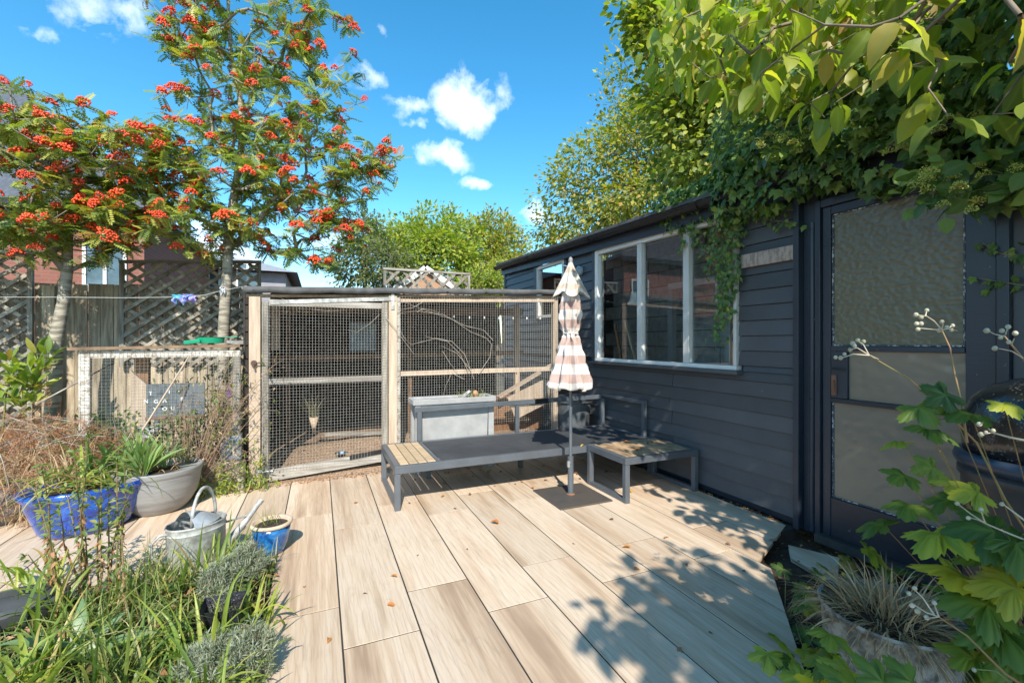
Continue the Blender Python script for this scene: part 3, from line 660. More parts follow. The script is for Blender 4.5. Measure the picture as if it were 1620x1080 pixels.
# plaque and lamp
b = MB(); pv = [atX(1172, 402, XW-.03), atX(1258, 388, XW-.03), atX(1258, 411, XW-.03), atX(1172, 424, XW-.03)]
y0, y1 = pv[1].y, pv[0].y; z0, z1 = (pv[2].z+pv[3].z)/2, (pv[0].z+pv[1].z)/2
b.box((XW-.035, y0, z0), (XW-.0165, y1, z1)); b.build('plaque', simple('peeling_wood_plaque', (.44, .35, .30), (.27, .205, .17), .75, scale=26, stretch=(1, 1.5, .6), bump=.6, bscale=60, bdist=.004, contrast=(.42, .55)), bevel=.006, label='blank weathered wooden plaque screwed to the dark boards right of the window', cat='plaque')
lamp = thing('wall_lamp', 'small round pale blue wall bracket with a hooked arm above the parasol', 'wall fitting', (XW-.018, 4.485, 2.03))
mb_ = simple('pale_blue_metal', (.25, .33, .38), (.2, .26, .3), .4)
b = MB(); b.tube([(XW-.018, 4.485, 2.03), (XW-.045, 4.485, 2.03)], [.062, .058], 24); b.tube([(XW-.045, 4.485, 2.03), (XW-.06, 4.485, 2.03)], [.035, .028], 20); b.build('base_plate', mb_, lamp, smooth='auto')
b = MB(); b.tube([(XW-.06, 4.485, 2.03), (XW-.12, 4.5, 2.045), (XW-.16, 4.52, 2.075), (XW-.2, 4.54, 2.09), (XW-.22, 4.55, 2.07)], .007, 8); b.build('arm', mb_, lamp, smooth=True)
# inside the shed
inner = thing('block_wall', 'pale concrete block wall inside the shed seen through the window', 'wall', (4.9, 3.5, 0))
for r_ in range(12):
    for c_ in range(12):
        ya = 1.0+c_*.45+(.225 if r_ % 2 else 0)
        b = MB(); b.box((4.7, ya+.006, r_*.225+.006), (4.8, ya+.444, r_*.225+.219)); b.build('block', M_CONC, inner)
b = MB(); b.box((4.71, .9, 0), (4.79, 6.7, 2.66)); b.build('mortar', simple('grey_mortar', (.12, .12, .11), None, .9), inner)
sheet('shed_floor', [(XW+.08, -1.5), (5.4, -1.5), (5.4, 6.8), (XW+.08, 6.8)], .012, simple('shed_floorboards', (.20, .17, .14), (.12, .1, .08), .8, scale=5))
dfr = thing('inner_door_frame', 'white painted door frame standing inside the shed behind the window', 'door frame', (4.4, 3.6, 0))
for lo, hi in (((4.35, 4.62, 0), (4.42, 4.70, 1.9)), ((4.35, 3.70, 0), (4.42, 3.78, 1.9)), ((4.35, 3.70, 1.902), (4.42, 4.70, 1.98))):
    b = MB(); b.box(lo, hi); b.build('frame', M_WHITE, dfr)
for i, (ya, yb, h, mm) in enumerate(((4.05, 3.93, .62, M_BROWNWOOD), (4.0, 3.78, .68, M_NEWPINE))):
    b = MB(); b.bar((3.05+i*.1, yb, .75), (3.0+i*.1, ya, 1.0+h*.62), .035, .02); b.build('timber_offcut', mm, label=('brown' if i == 0 else 'pale')+' timber offcut leaning behind the left window pane', cat='timber')
b = MB(); b.box((5.402, -1.5, .902), (5.406, 6.84, 2.75)); b.build('added_rear_glazing', M_GLASS, shed, kind='stuff')  # unseen rear glazing, added to let sky light into the shed interior
b = MB(); b.box((2.95, 2.4, .72), (3.5, 4.05, .75)); b.build('workbench', M_GREYWOODH, label='grey wooden workbench top inside the shed under the window', cat='workbench')
b = MB(); b.lathe([(.02, .14), (.03, .12), (.075, .02), (.08, 0)], (3.3, 4.1, 1.62), 20); b.build('lamp_shade', M_WHITE, smooth=True, label='small white lamp shade hanging inside the shed by the left pane', cat='lamp')
b = MB(); b.box((3.1, 2.55, .75), (3.3, 2.8, .86)); b.build('seed_box', simple('green_seed_box', (.03, .22, .07), (.3, .3, .03), .5, scale=12), bevel=.01, label='small green and yellow box on the bench behind the right pane', cat='box')

# ================================================================== pen (aviary)
YP = 4.30; XL, XM, XR = -.56, .60, 2.42
pen = thing('chicken_pen', 'tall walk in timber pen with galvanised wire mesh and felt edged roof', 'pen', (XL, YP, 0))
def pbox(nm, lo, hi, m, bevel=.002, parent=pen): b = MB(); b.box(lo, hi); return b.build(nm, m, parent, bevel=bevel)
rz = lambda x: 1.572+(x-XL)*.036
b = MB(); b.bar((-.495, YP, -.02), (-.495, YP, rz(-.5)), .085, .085, (0, 1, 0)); b.build('post', M_NEWPINE, pen, bevel=.004)
b = MB(); b.bar((.632, YP, -.02), (.632, YP, rz(.63)+.02), .075, .085, (0, 1, 0)); b.build('post', M_NEWPINE, pen, bevel=.004)
b = MB(); b.bar((2.385, YP+.02, .0), (2.385, YP+.02, rz(2.38)), .06, .06, (0, 1, 0)); b.build('post', M_NEWPINE, pen, bevel=.004)
b = MB(); b.bar((XL, YP+.02, rz(XL)+.012), (XR, YP+.02, rz(XR)+.012), .06, .024); b.build('top_rail', M_NEWPINE, pen)
b = MB()
N_ = 40
for i in range(N_+1):
    x = XL-.02+(XR+.06-XL)*i/N_; w = .004*math.sin(i*.9)+.003*math.sin(i*2.3)
    b.v += [(x, YP-.055+w, rz(x)+.028+w), (x, YP-.06+w, rz(x)+.075+w*.5), (x, YP+.3, rz(x)+.10), (x, 6.3, rz(x)+.14+.12)]
    if i: k = 4*(i-1); b.f += [(k, k+1, k+5, k+4), (k+1, k+2, k+6, k+5), (k+2, k+3, k+7, k+6)]
roof_felt = b.build('roof', M_FELT, pen, smooth=True); md = roof_felt.modifiers.new('s', 'SOLIDIFY'); md.thickness = .012; md.offset = -1
for x in (-.50, .02, .36, .76, 1.15, 1.55, 2.05, 2.45):
    b = MB(); b.tube([(x, YP-.052, rz(x)+.045), (x, YP-.066, rz(x)+.045)], .011, 10); b.build('stud', M_BLACK, pen)
def wires(nm, xa, xb, za, zb, y, parent, pitch=.0253, r=.00105, wob=.002, topf=None):
    b = MB(); nx = int((xb-xa)/pitch); nz_ = int((zb-za)/pitch)
    for i in range(nx+1):
        x = xa+i*pitch+RN.normal()*.0006; pts = []
        zt = topf(x) if topf else zb
        for j in range(5): pts.append((x+RN.normal()*.0006, y+wob*math.sin(i*.35+j), za+(zt-za)*j/4))
        b.tube(pts, r, 3, False)
    for j in range(nz_+1):
        z = za+j*pitch; pts = [(xa+(xb-xa)*i/6, y+.0015+wob*math.sin(i*1.7+j*.3), z+RN.normal()*.0006) for i in range(7)]
        b.tube(pts, r, 3, False)
    return b.build(nm, M_WIRE, parent, kind='stuff')
# gate
gate = thing('gate', None, None, (0, 0, 0)); gate.parent = pen; gate.location = (.1, 0, 0)
GX0, GX1 = -.443, .585
def gbox(nm, lo, hi, m): b = MB(); b.box(lo, hi); return b.build(nm, m, gate, bevel=.002)
gbox('stile', (GX0, YP-.045, .02), (GX0+.05, YP-.01, 1.535), M_GREYWOOD)
gbox('stile', (GX1-.05, YP-.045, .10), (GX1, YP-.01, 1.565), M_GREYWOOD)
gbox('rail', (GX0+.052, YP-.045, 1.50), (GX1-.052, YP-.01, 1.555), M_GREYWOODH)
gbox('rail', (GX0+.052, YP-.045, .835), (GX1-.052, YP-.01, .885), M_GREYWOODH)
b = MB(); b.bar((GX0+.052, YP-.028, .065), (GX1-.052, YP-.028, .135), .035, .095); b.build('rail', M_GREYWOODH, gate, bevel=.002)
b = MB(); b.bar((GX0+.06, YP-.049, 1.53), (GX1+.07, YP-.049, 1.60), .006, .035); b.box((GX1+.03, YP-.053, 1.50), (GX1+.06, YP-.046, 1.64)); b.build('strap_hinge', M_GALVOLD, gate)
b = MB(); b.bar((.25, YP-.05, .155), (.58, YP-.05, .19), .006, .04); b.build('strap_hinge', M_BLACK, gate)
wires('wire_mesh', GX0+.01, GX1-.01, .09, 1.53, YP-.052, gate)
b = MB(); b.tube([(-.50, YP-.045, 1.02), (-.50, YP-.075, 1.02)], [.024, .02], 12); b.tube([(-.50, YP-.07, 1.02), (-.42, YP-.07, 1.018)], .005, 6); b.tube([(-.50, YP-.072, 1.02), (-.495, YP-.075, .975)], .008, 6); b.build('latch', simple('black_iron_latch', (.04, .035, .03), (.1, .05, .03), .5), pen, smooth='auto')
b = MB(); b.tube([(-.47, YP-.05, .105), (-.36, YP-.055, .108), (-.355, YP-.055, .13)], .006, 8); b.box((-.48, YP-.052, .085), (-.43, YP-.046, .125)); b.build('bolt', M_GALV, pen)
# right panel
pbox('stile', (.672, YP-.03, .05), (.705, YP, rz(.69)-.003), M_FLAKE)
wires("wire_mesh", .67, 2.40, .12, 1.60, YP-.045, pen, topf=lambda x: rz(x)+.01)
b = MB(); b.bar((.707, YP-.02, .893), (2.36, YP-.02, .905), .035, .045); b.build('rail', M_NEWPINE, pen, bevel=.002)
pbox('bottom_rail', (.707, YP-.03, .05), (2.36, YP, .15), M_GREYWOODH)
b = MB(); b.bar((.707, YP-.012, rz(.7)-.03), (2.36, YP-.012, rz(2.36)-.03), .03, .03); b.build('rail', M_NEWPINE, pen)
# inner structure and back boards
YB = 6.25
for x, m_, w in ((-.30, M_BROWNWOOD, .035), (.95, M_BROWNWOOD, .05), (2.3, M_NEWPINE, .06)):
    b = MB(); b.bar((x, 5.15, 0), (x, 5.15, 1.66), w, w, (0, 1, 0)); b.build('post', m_, pen)
b = MB(); b.bar((-.38, 4.75, 1.12), (-.38, 4.75, 1.6), .07, .05, (0, 1, 0)); b.build('post', M_NEWPINE, pen)
b = MB(); b.bar((-.5, 5.16, 1.02), (2.4, 5.16, 1.06), .04, .05); b.build('perch', M_BROWNWOOD, pen)
b = MB(); b.bar((-.5, 5.2, 1.52), (2.4, 5.2, 1.58), .05, .09); b.build('beam', M_BROWNWOOD, pen)
b = MB(); b.box((-.56, YB+.022, 0), (2.46, YB+.03, 1.80)); b.build('backing', M_DARKWOOD, pen)
for i in range(16):
    b = MB(); z = .02+i*.115; b.box((-.55, YB, z), (2.44, YB+.02, z+.108)); b.build('back_board', M_DARKWOOD, pen)
for i in range(14):
    b = MB(); z = .02+i*.115; b.box((-.590, 4.36, z), (-.577, YB-.002, z+.117)); b.build('side_backing', M_DARKWOOD, pen)
    b = MB(); b.box((-.575, 4.36, z), (-.555, YB-.002, z+.105)); b.build('side_board', M_DARKWOOD, pen)
relief('bark_strip', -.60, 2.44, 4.20, 4.345, 60, 8, lambda X, Y: -.004+.055*np.clip((Y-4.215)/.11, 0, 1)*np.clip((X+.6)*1.2, 0.15, 1)+.004*nz(X, Y, 60, 4), M_BARK, 'stuff')
relief('pen_soil', -.52, 2.44, 4.33, 6.2, 60, 40, lambda X, Y: .02+.10*np.clip((Y-4.35)*2, 0, 1)+.10*np.exp(-((X-.6)**2*2.5+(Y-4.9)**2*8))+.02*nz(X, Y, 14, 4), M_BARK)
b = MB(); b.bar((.05, 4.86, .265), (.62, 4.80, .245), .02, .035); b.build('sleeper_edge', M_GREYWOODH, pen)
p0, p1 = atY(*[788, 628], 4.9), atY(875, 576, 4.9)
b = MB(); b.bar(p0, p1, .12, .018); 
b.build('ramp', M_NEWPINE, label='pale plank ramp slanting behind the mesh right of the planter', cat='ramp')
b = MB(); b.bar((2.05, 4.75, .42), (2.55, 4.75, .62), .02, .28); b.build('plywood_sheet', M_NEWPINE, label='pale plywood hutch panel low in the pen below the ramp', cat='panel')
b = MB(); b.box((1.75, 5.0, .1), (2.6, 5.5, .5)); b.build('hutch', M_BROWNWOOD, label='low brown wooden hutch on the bark behind the bench', cat='hutch', bevel=.01)
b = MB(); b.lathe([(.001, .004), (.045, 0), (.055, .035), (.058, .036), (.05, .006), (.001, .008)], (.19, 4.48, .12), 24); b.build('feed_bowl', simple('shiny_steel', (.7, .7, .7), (.5, .5, .5), .2, metal=1), smooth='auto', label='small shiny metal feed bowl on the bark inside the gate', cat='bowl')
hp = thing('hanging_cone', 'small pale hanging cone planter with dried herbs behind the gate', 'planter', (-.05, 4.9, .3))
b = MB(); b.lathe([(.01, 0), (.045, .16), (.04, .16), (.001, .12)], (-.05, 4.9, .28), 14); b.build('cone', M_TERRARIM, hp, smooth=True)
ribbons('foliage', RN.normal(size=(50, 3))*[.02, .02, .01]+[-.06, 4.9, .44], RN.normal(size=(50, 3))*[.3, .3, .15]+[-.15, 0, 1], RN.uniform(.1, .3, 50), .006, RN.uniform(.3, 1.2, 50), leafmat('dried_herb', [(0, (.16, .17, .10)), (1, (.24, .22, .15))]), hp)
b = MB(); b.box((.30, 5.0, 1.10), (.56, 5.02, 1.40)); b.build('blue_board', simple('pale_blue_board', (.22, .30, .34), (.12, .16, .18), .7), label='pale blue grey board fixed inside the pen near the gate top', cat='board')
# festoon light string
fs = thing('string_lights', 'thin string of small clear festoon bulbs hanging along inside the mesh', 'lights', (.7, 4.4, 1.5))
pts = [(.72+i*.055, 4.42, 1.575-.11*math.sin(min(1, i/16)*PI*.6)-.0*i+.008*math.sin(i*1.9)) for i in range(30)]
b = MB(); b.tube(pts, .0016, 4); b.build('cable', M_BLACK, fs)
b0 = None
for i in range(1, 30, 3):
    b = MB(); b.lathe([(.004, .0), (.008, -.012), (.007, -.026), (.001, -.032)], pts[i], 8)
    o = b.build('bulb', simple('clear_bulb', (.8, .8, .78), None, .1) if b0 is None else b0, fs, smooth=True); b0 = o.data.materials[0]

# ================================================================== low pen on the left
lp = thing('low_run', 'low wire mesh run with flaking white frame and rusty top board', 'animal run', (-1.1, YP, 0))
YL = 4.30
def lbox(nm, lo, hi, m): b = MB(); b.box(lo, hi); return b.build(nm, m, lp, bevel=.002)
lbox('post', (-1.63, YL-.02, -.02), (-1.565, YL+.02, 1.128), M_FLAKE); lbox('rail', (-1.563, YL-.02, 1.075), (-.60, YL+.02, 1.13), M_FLAKE)
lbox('post', (-.655, YL-.018, -.02), (-.60, YL+.018, 1.073), M_GREYWOOD)
lbox('post', (-1.345, YL+.12, -.02), (-1.255, YL+.17, 1.08), M_BROWNWOOD)
b = MB(); b.add([(-1.345, YL+.05, 0), (-1.245, YL+.05, 0), (-1.245, YL+.05, .86), (-1.345, YL+.05, .97), (-1.345, YL+.09, 0), (-1.245, YL+.09, 0), (-1.245, YL+.09, .86), (-1.345, YL+.09, .97)], [(0, 1, 2, 3), (7, 6, 5, 4), (0, 4, 5, 1), (1, 5, 6, 2), (2, 6, 7, 3), (3, 7, 4, 0)]); b.build('pointed_board', M_NEWPINE, lp)
b = MB(); b.bar((-1.68, YL+.10, 1.145), (-.60, YL+.10, 1.165), .30, .022); b.build('top_board', simple('rusty_brown_board', (.30, .19, .11), (.14, .09, .055), .8, scale=9, stretch=(1, 5, 1), bump=.5), lp)
wires('wire_mesh', -1.62, -.60, .05, 1.12, YL-.026, lp)
lbox('base_board', (-1.56, YL-.01, -.02), (-.66, YL+.02, .10), M_GREYWOODH)
relief('run_soil', -1.7, -.6, 4.30, 5.55, 20, 20, lambda X, Y: .03+.02*nz(X, Y, 12, 8), M_SOIL)
# letter board
lb = thing('letter_board', 'slate grey board with scattered white letters behind the low run mesh', 'sign', (-1.05, YL+.03, .74))
b = MB(); b.box((-1.243, YL+.03, .60), (-.86, YL+.045, .865)); b.build('board', simple('slate_grey_board', (.06, .08, .10), (.15, .17, .18), .7, scale=14, contrast=(.45, .7)), lb)
b = MB(); b.box((-1.243, YL+.022, .585), (-.86, YL+.05, .605)); b.build('ledge', M_BROWNWOOD, lb)
def text(name, s, loc, size, m, parent, rot=(PI/2, 0, 0), depth=.0006):
    cu = bpy.data.curves.new(name, 'FONT'); cu.body = s; cu.size = size; cu.extrude = depth; cu.align_x = 'CENTER'; cu.align_y = 'CENTER'; cu.offset = size*.03
    o = bpy.data.objects.new(name, cu); COL.objects.link(o); o.rotation_euler = rot; o.location = loc
    dg = bpy.context.evaluated_depsgraph_get(); me = bpy.data.meshes.new_from_object(o.evaluated_get(dg)); bpy.data.objects.remove(o)
    me.materials.clear(); me.materials.append(m); q = bpy.data.objects.new(name, me); COL.objects.link(q); q.rotation_euler = rot
    q.parent = parent; q.location = Vector(loc)-origin(parent); return q
ML = simple('white_letter', (.8, .8, .78), None, .5)
for ch, u, v_ in (('T', 345, 380), ('I', 610, 360), ('9', 735, 362), ('N', 280, 495), ('G', 420, 495), ('A', 545, 485), ('S', 790, 462), ('Y', 405, 605), ('O', 545, 600), ('U', 660, 592)):
    q = atY(200+u/9, 580+v_/9, YL+.0285); text('letter', ch, q, .038, ML, lb)
for o in [x for x in COL.objects if x.name.startswith('letter') and x.parent == lb and x.name != 'letter_board']: pass

# ================================================================== fence, trellises
fence = thing('fence', 'old vertical board fence, weathered brown and grey, behind the rowans', 'fence', (-2, 5.6, 0))
rf = random.Random(9)
x = -6.2
while x < -.62:
    w = .098+rf.uniform(-.006, .006); top = 1.755+.035*(x+2.6)/2+rf.uniform(-.012, .012)
    b = MB(); yy = 5.6+rf.uniform(-.006, .006); b.box((x, yy, -.1), (x+w-.005, yy+.018, top)); b.build('board', M_FENCE, fence, bevel=.002); x += w
b = MB(); b.bar((-6.2, 5.65, 1.4), (-.6, 5.65, 1.45), .05, .07); b.bar((-6.2, 5.65, .4), (-.6, 5.65, .4), .05, .07); b.build('rail', M_FENCE, fence)
for x in (-2.30, -4.3):
    b = MB(); b.bar((x, 5.52, -.1), (x, 5.52, 1.72), .09, .09, (0, 1, 0)); b.build('post', M_FENCE, fence, bevel=.003)
def trellis(label, xa, xb, za, zb, y, pitch, w=.032, th=.014, rails=True, slope=.78, topslope=0.0, m=M_TRELLIS, group=None):
    t = thing('trellis', label, 'trellis', ((xa+xb)/2, y, za))
    def zt(x): return zb+topslope*(x-xa)
    for sg, yo in ((1, 0.0), (-1, .017)):
        H_ = zb-za; c0 = xa-H_/slope; c = c0
        k0 = int((xb-xa+H_/slope)/pitch)+2
        for k in range(k0):
            # line z = za + slope*sg*(x-xs)
            xs = xa-H_/slope+k*pitch if sg > 0 else xa+k*pitch
            pts = []
            f = lambda x: za+slope*(x-xs) if sg > 0 else za-slope*(x-xs)
            xl = max(xa, xs if sg > 0 else xs-(H_+.1)/slope); xr = min(xb, xs+(H_+.1)/slope if sg > 0 else xs)
            if xr-xl < .03: continue
            # clip at the top
            za_, zb_ = f(xl), f(xr)
            if zb_ > zt(xr): xr = xl+(zt(xr)-za_)/slope if sg > 0 else xr
            if za_ > zt(xl) and sg < 0: xl = xs-(zt(xl)-za)/slope; xl = max(xl, xa)
            if xr-xl < .03: continue
            b = MB(); jj = rf.uniform(-.004, .004); b.bar((xl, y+yo, f(xl)+jj), (xr, y+yo, f(xr)-jj), th, w, (0, 0, 1)); b.build('lath', m, t)
    if rails:
        b = MB(); b.bar((xa-.02, y+.005, zt(xa)+.012), (xb+.02, y+.005, zt(xb)+.012), .045, .03); b.build('rail', M_GREYWOODH, t)
        for x in (xa, xb): b = MB(); b.bar((x, y+.008, za), (x, y+.008, zt(x)-.005), .035, .035, (0, 1, 0)); b.build('end_post', M_GREYWOOD, t)
    return t
trellis('diagonal lath trellis in front of the fence between the right rowan and boards', -1.78, -.60, .95, 1.97, 5.53, .155, topslope=.07)
trellis('diagonal lath trellis at the left frame edge behind the left rowan', -3.9, -2.42, .35, 2.0, 5.47, .155)
trellis('short grey trellis section standing behind the pen roof', .85, 2.10, 1.45, 2.22, 6.5, .205, w=.04, slope=1.0, m=M_GREYWOOD)
# ================================================================== houses behind
house = thing('brick_house', 'red brick house with dark slate roof behind the left rowan', 'house', (-9, 14, 0))
b = MB(); b.box((-24, 11.9, -.1), (-3.45, 20, 3.95)); b.build('wall', M_BRICK, house)
b = MB(); b.add([(-25, 11.6, 3.92), (-3.15, 11.6, 3.92), (-3.15, 20.4, 3.92), (-25, 20.4, 3.92), (-25, 16, 8.2), (-7.6, 16, 8.2)], [(0, 1, 5, 4), (1, 2, 5), (2, 3, 4, 5), (0, 4, 3), (0, 3, 2, 1)]); b.build('roof', M_SLATE, house)
b = MB(); b.box((-25, 11.55, 3.78), (-3.1, 11.62, 3.93)); b.build('gutter', M_BLACKPL, house)
def hwin(par, cx, cz, w, h, y, m=M_WHITE):
    f = MB(); t = .06
    for lo, hi in (((cx-w/2, y-.05, cz-h/2), (cx-w/2+t, y, cz+h/2)), ((cx+w/2-t, y-.05, cz-h/2), (cx+w/2, y, cz+h/2)), ((cx-w/2+t, y-.048, cz+h/2-t), (cx+w/2-t, y, cz+h/2)), ((cx-w/2+t, y-.048, cz-h/2), (cx+w/2-t, y, cz-h/2+t)), ((cx-.03, y-.045, cz-h/2+t), (cx+.03, y, cz+h/2-t))): f.box(lo, hi)
    fr = f.build('window', m, par)
    g = MB(); g.box((cx-w/2+t, y-.02, cz-h/2+t), (cx-.031, y-.015, cz+h/2-t)); g.build('pane', M_HOUSEGLASS, fr)
    g = MB(); g.box((cx+.031, y-.02, cz-h/2+t), (cx+w/2-t, y-.015, cz+h/2-t)); g.build('pane', M_HOUSEGLASS, fr)
    s = MB(); s.box((cx-w/2-.08, y-.12, cz-h/2-.09), (cx+w/2+.08, y, cz-h/2-.003)); s.build('sill', m, fr)
p = atY(167, 420, 11.9); hwin(house, p.x, p.z, .72, .95, 11.9); hwin(house, p.x-4, p.z, 1.2, 1.1, 11.9); hwin(house, p.x-5, p.z-2.3, 1.2, 1.1, 11.9)
rh = thing('rendered_house', 'pale rendered house with grey roof seen between the rowan trunks', 'house', (-3, 19, 0))
a, c = atY(235, 452, 18), atY(452, 452, 18); e = atY(300, 424, 18)
b = MB(); b.box((a.x, 18, -.1), (c.x, 24, e.z)); b.build('wall', simple('grey_lilac_render', (.34, .33, .36), (.28, .27, .30), .85, scale=2), rh)
b = MB(); b.add([(a.x-.4, 17.6, e.z), (c.x+.4, 17.6, e.z), (c.x+.4, 24.4, e.z), (a.x-.4, 24.4, e.z), (a.x+1.5, 21, e.z+.9), (c.x-1.5, 21, e.z+.9)], [(0, 1, 5, 4), (1, 2, 5), (2, 3, 4, 5), (0, 4, 3)]); b.build('roof', simple('pale_grey_roof', (.36, .36, .38), (.28, .28, .3), .6), rh)
for px in (330, 392, 280): p = atY(px, 436, 18); hwin(rh, p.x, p.z, .7, .9, 18)
gh = thing('gabled_house', 'orange brick house gable with white barge boards behind the short trellis', 'house', (2.5, 20, 0))
A = atY(672, 428, 20); L_ = atY(618, 466, 20); R_ = atY(722, 462, 20)
b = MB(); b.add([(L_.x, 20, -.1), (R_.x, 20, -.1), (R_.x, 20, R_.z), (A.x, 20, A.z), (L_.x, 20, L_.z), (L_.x, 26, -.1), (R_.x, 26, -.1), (R_.x, 26, R_.z), (A.x, 26, A.z), (L_.x, 26, L_.z)], [(0, 1, 2, 3, 4), (9, 8, 7, 6, 5), (0, 4, 9, 5), (1, 6, 7, 2)]); b.build('wall', M_ORANGE, gh)
for Q in (L_, R_):
    b = MB(); d = (Q-A); b.bar(A+Vector((0, -.15, .10)), Q+d*.1+Vector((0, -.15, .10)), .08, .24, (0, 0, 1)); b.build('barge_board', M_WHITE, gh)
    b = MB(); b.add([A+Vector((0, -.2, .26)), Q+d*.15+Vector((0, -.2, .26)), Q+d*.15+Vector((0, 6.2, .26)), A+Vector((0, 6.2, .26))], [(0, 1, 2, 3)]); b.build('roof', M_SLATE, gh)

# ================================================================== furniture
def fbar(par, nm, lo, hi, m=M_ANTH): b = MB(); b.box(lo, hi); return b.build(nm, m, par, bevel=.003)
bench = thing('garden_bench', 'long low anthracite metal bench frame with black fabric top and pale slatted end', 'bench', (1.65, 3.57, 0))
H = .315; t = .04
fbar(bench, 'rail', (.49, 3.205, H-.055), (2.80, 3.245, H)); fbar(bench, 'rail', (.49, 3.925, H-.055), (2.80, 3.965, H))
fbar(bench, 'rail', (.49, 3.247, H-.055), (.53, 3.923, H)); fbar(bench, 'rail', (.805, 3.247, H-.05), (.835, 3.923, H-.004)); fbar(bench, 'rail', (2.76, 3.247, H-.055), (2.80, 3.923, H))
for y in (3.205, 3.925): fbar(bench, 'leg', (.49, y, .0), (.53, y+t, H-.057)); fbar(bench, 'leg', (2.76, y, 0), (2.80, y+t, H-.057))
fbar(bench, 'runner', (.492, 3.247, .0), (.528, 3.923, .035))
for x in (.86, 1.75): fbar(bench, 'leg', (x, 3.86, 0), (x+t, 3.90, H-.05))
sx = (.802-.535)/4
for i in range(4): fbar(bench, 'slat', (.535+i*sx, 3.25, H-.018), (.535+(i+1)*sx-.007, 3.92, H+.002), M_TEAK)
b = MB(); nx, ny = 40, 14
for i in range(nx+1):
    for j in range(ny+1):
        u, v_ = i/nx, j/ny; s_ = -.012*math.sin(PI*u)*math.sin(PI*v_)+.0012*math.sin(u*40+v_*9)*math.sin(v_*7)
        b.v.append((.838+u*(2.757-.838), 3.247+v_*.676, H-.004+s_))
for i in range(nx):
    for j in range(ny): a = i*(ny+1)+j; b.f.append((a, a+ny+1, a+ny+2, a+1))
o = b.build('seat_fabric', M_MESHFAB, bench, smooth=True)
fbar(bench, 'back_post', (.795, 3.928, H+.002), (.835, 3.962, .575)); fbar(bench, 'back_post', (1.745, 3.93, H+.002), (1.785, 3.96, .575)); fbar(bench, 'back_post', (2.735, 3.93, H+.002), (2.775, 3.965, .6))
b = MB(); b.bar((.772, 3.946, .595), (2.735, 3.946, .618), .036, .042); b.build('back_rail', M_ANTH, bench, bevel=.003)
b = MB(); b.bar((1.95, 3.945, .607), (2.10, 3.945, .609), .042, .048); b.build('strap', M_BLACK, bench, bevel=.003)
fbar(bench, 'arm_post', (2.765, 3.30, H+.002), (2.80, 3.335, .615)); b = MB(); b.bar((2.783, 3.30, .632), (2.783, 3.966, .632), .034, .034); b.build('arm_rail', M_ANTH, bench, bevel=.003)
tab = thing('side_table', 'low square anthracite table with stained slatted top beside the parasol', 'table', (2.45, 3.0, 0))
X0, X1, Y0, Y1, TH_ = 2.075, 2.79, 2.675, 3.195, .335
Y1 = 3.19
fbar(tab, 'rail', (X0, Y0, TH_-.05), (X1, Y0+t, TH_)); fbar(tab, 'rail', (X0, Y1-t+.0, TH_-.05), (X1, Y1, TH_)); fbar(tab, 'rail', (X0, Y0+t+.001, TH_-.05), (X0+t, Y1-t-.001, TH_)); fbar(tab, 'rail', (X1-t, Y0+t+.001, TH_-.05), (X1, Y1-t-.001, TH_))
for x in (X0, X1-t):
    for y in (Y0, Y1-t): fbar(tab, 'leg', (x, y, 0), (x+t, y+t, TH_-.052))
    fbar(tab, 'runner', (x+.001, Y0+t+.001, 0), (x+t-.001, Y1-t-.001, .032))
n = 8; sx = (X1-X0-2*t)/n
for i in range(n): fbar(tab, 'slat', (X0+t+i*sx+.002, Y0+t+.002, TH_-.018), (X0+t+(i+1)*sx-.002, Y1-t-.002, TH_+.003), M_TEAKX)

# parasol
par = thing('parasol', 'closed pink and white striped parasol tied round its metal pole', 'parasol', (1.8, 3.0, 0))
b = MB(); b.tube([(1.8, 3.0, .07), (1.8, 3.0, .82), (1.8, 3.0, 1.80)], .0125, 16); b.build('pole', M_ANTH, par, smooth='auto')
b = MB(); b.lathe([(.012, 1.80), (.016, 1.815), (.017, 1.84), (.010, 1.855), (.001, 1.86)], (1.8, 3.0, 0), 14); b.build('finial', M_RIBPOT, par, smooth=True)
def stripes(name, c1, c2, period, ph, duty=.45):
    m, nt, out = mat(name); a = nt.new('ShaderNodeAttribute', attribute_name='rnd').outputs['Fac']
    tcx = nt.n.new('ShaderNodeTexCoord').outputs['Object']; nn = nt.noise(tcx, 30, 4, .6)
    f = nt.math('FRACT', nt.math('ADD', nt.math('DIVIDE', a, period), ph))
    k = nt.math('MULTIPLY', nt.math('SUBTRACT', f, 1-duty), 60, clamp=True)
    c = nt.mix(k, c4(c1), c4(c2)); c = nt.mix(nt.math('MULTIPLY', nt.math('SUBTRACT', nn, .45), .6, clamp=True), c, (.42, .34, .27, 1))
    wv = nt.noise(tcx, 500, 2, .5)
    p = principled(nt, None, c, .8, 0, nt.bump(nt.math('ADD', wv, nt.math('MULTIPLY', nn, 3)), .25, .001), .2)
    tr = nt.n.new('ShaderNodeBsdfTranslucent'); nt.put(tr.inputs[0], c); ms = nt.n.new('ShaderNodeMixShader'); ms.inputs[0].default_value = .22
    nt.l.new(p.outputs[0], ms.inputs[1]); nt.l.new(tr.outputs[0], ms.inputs[2]); nt.l.new(ms.outputs[0], out.inputs[0]); return m
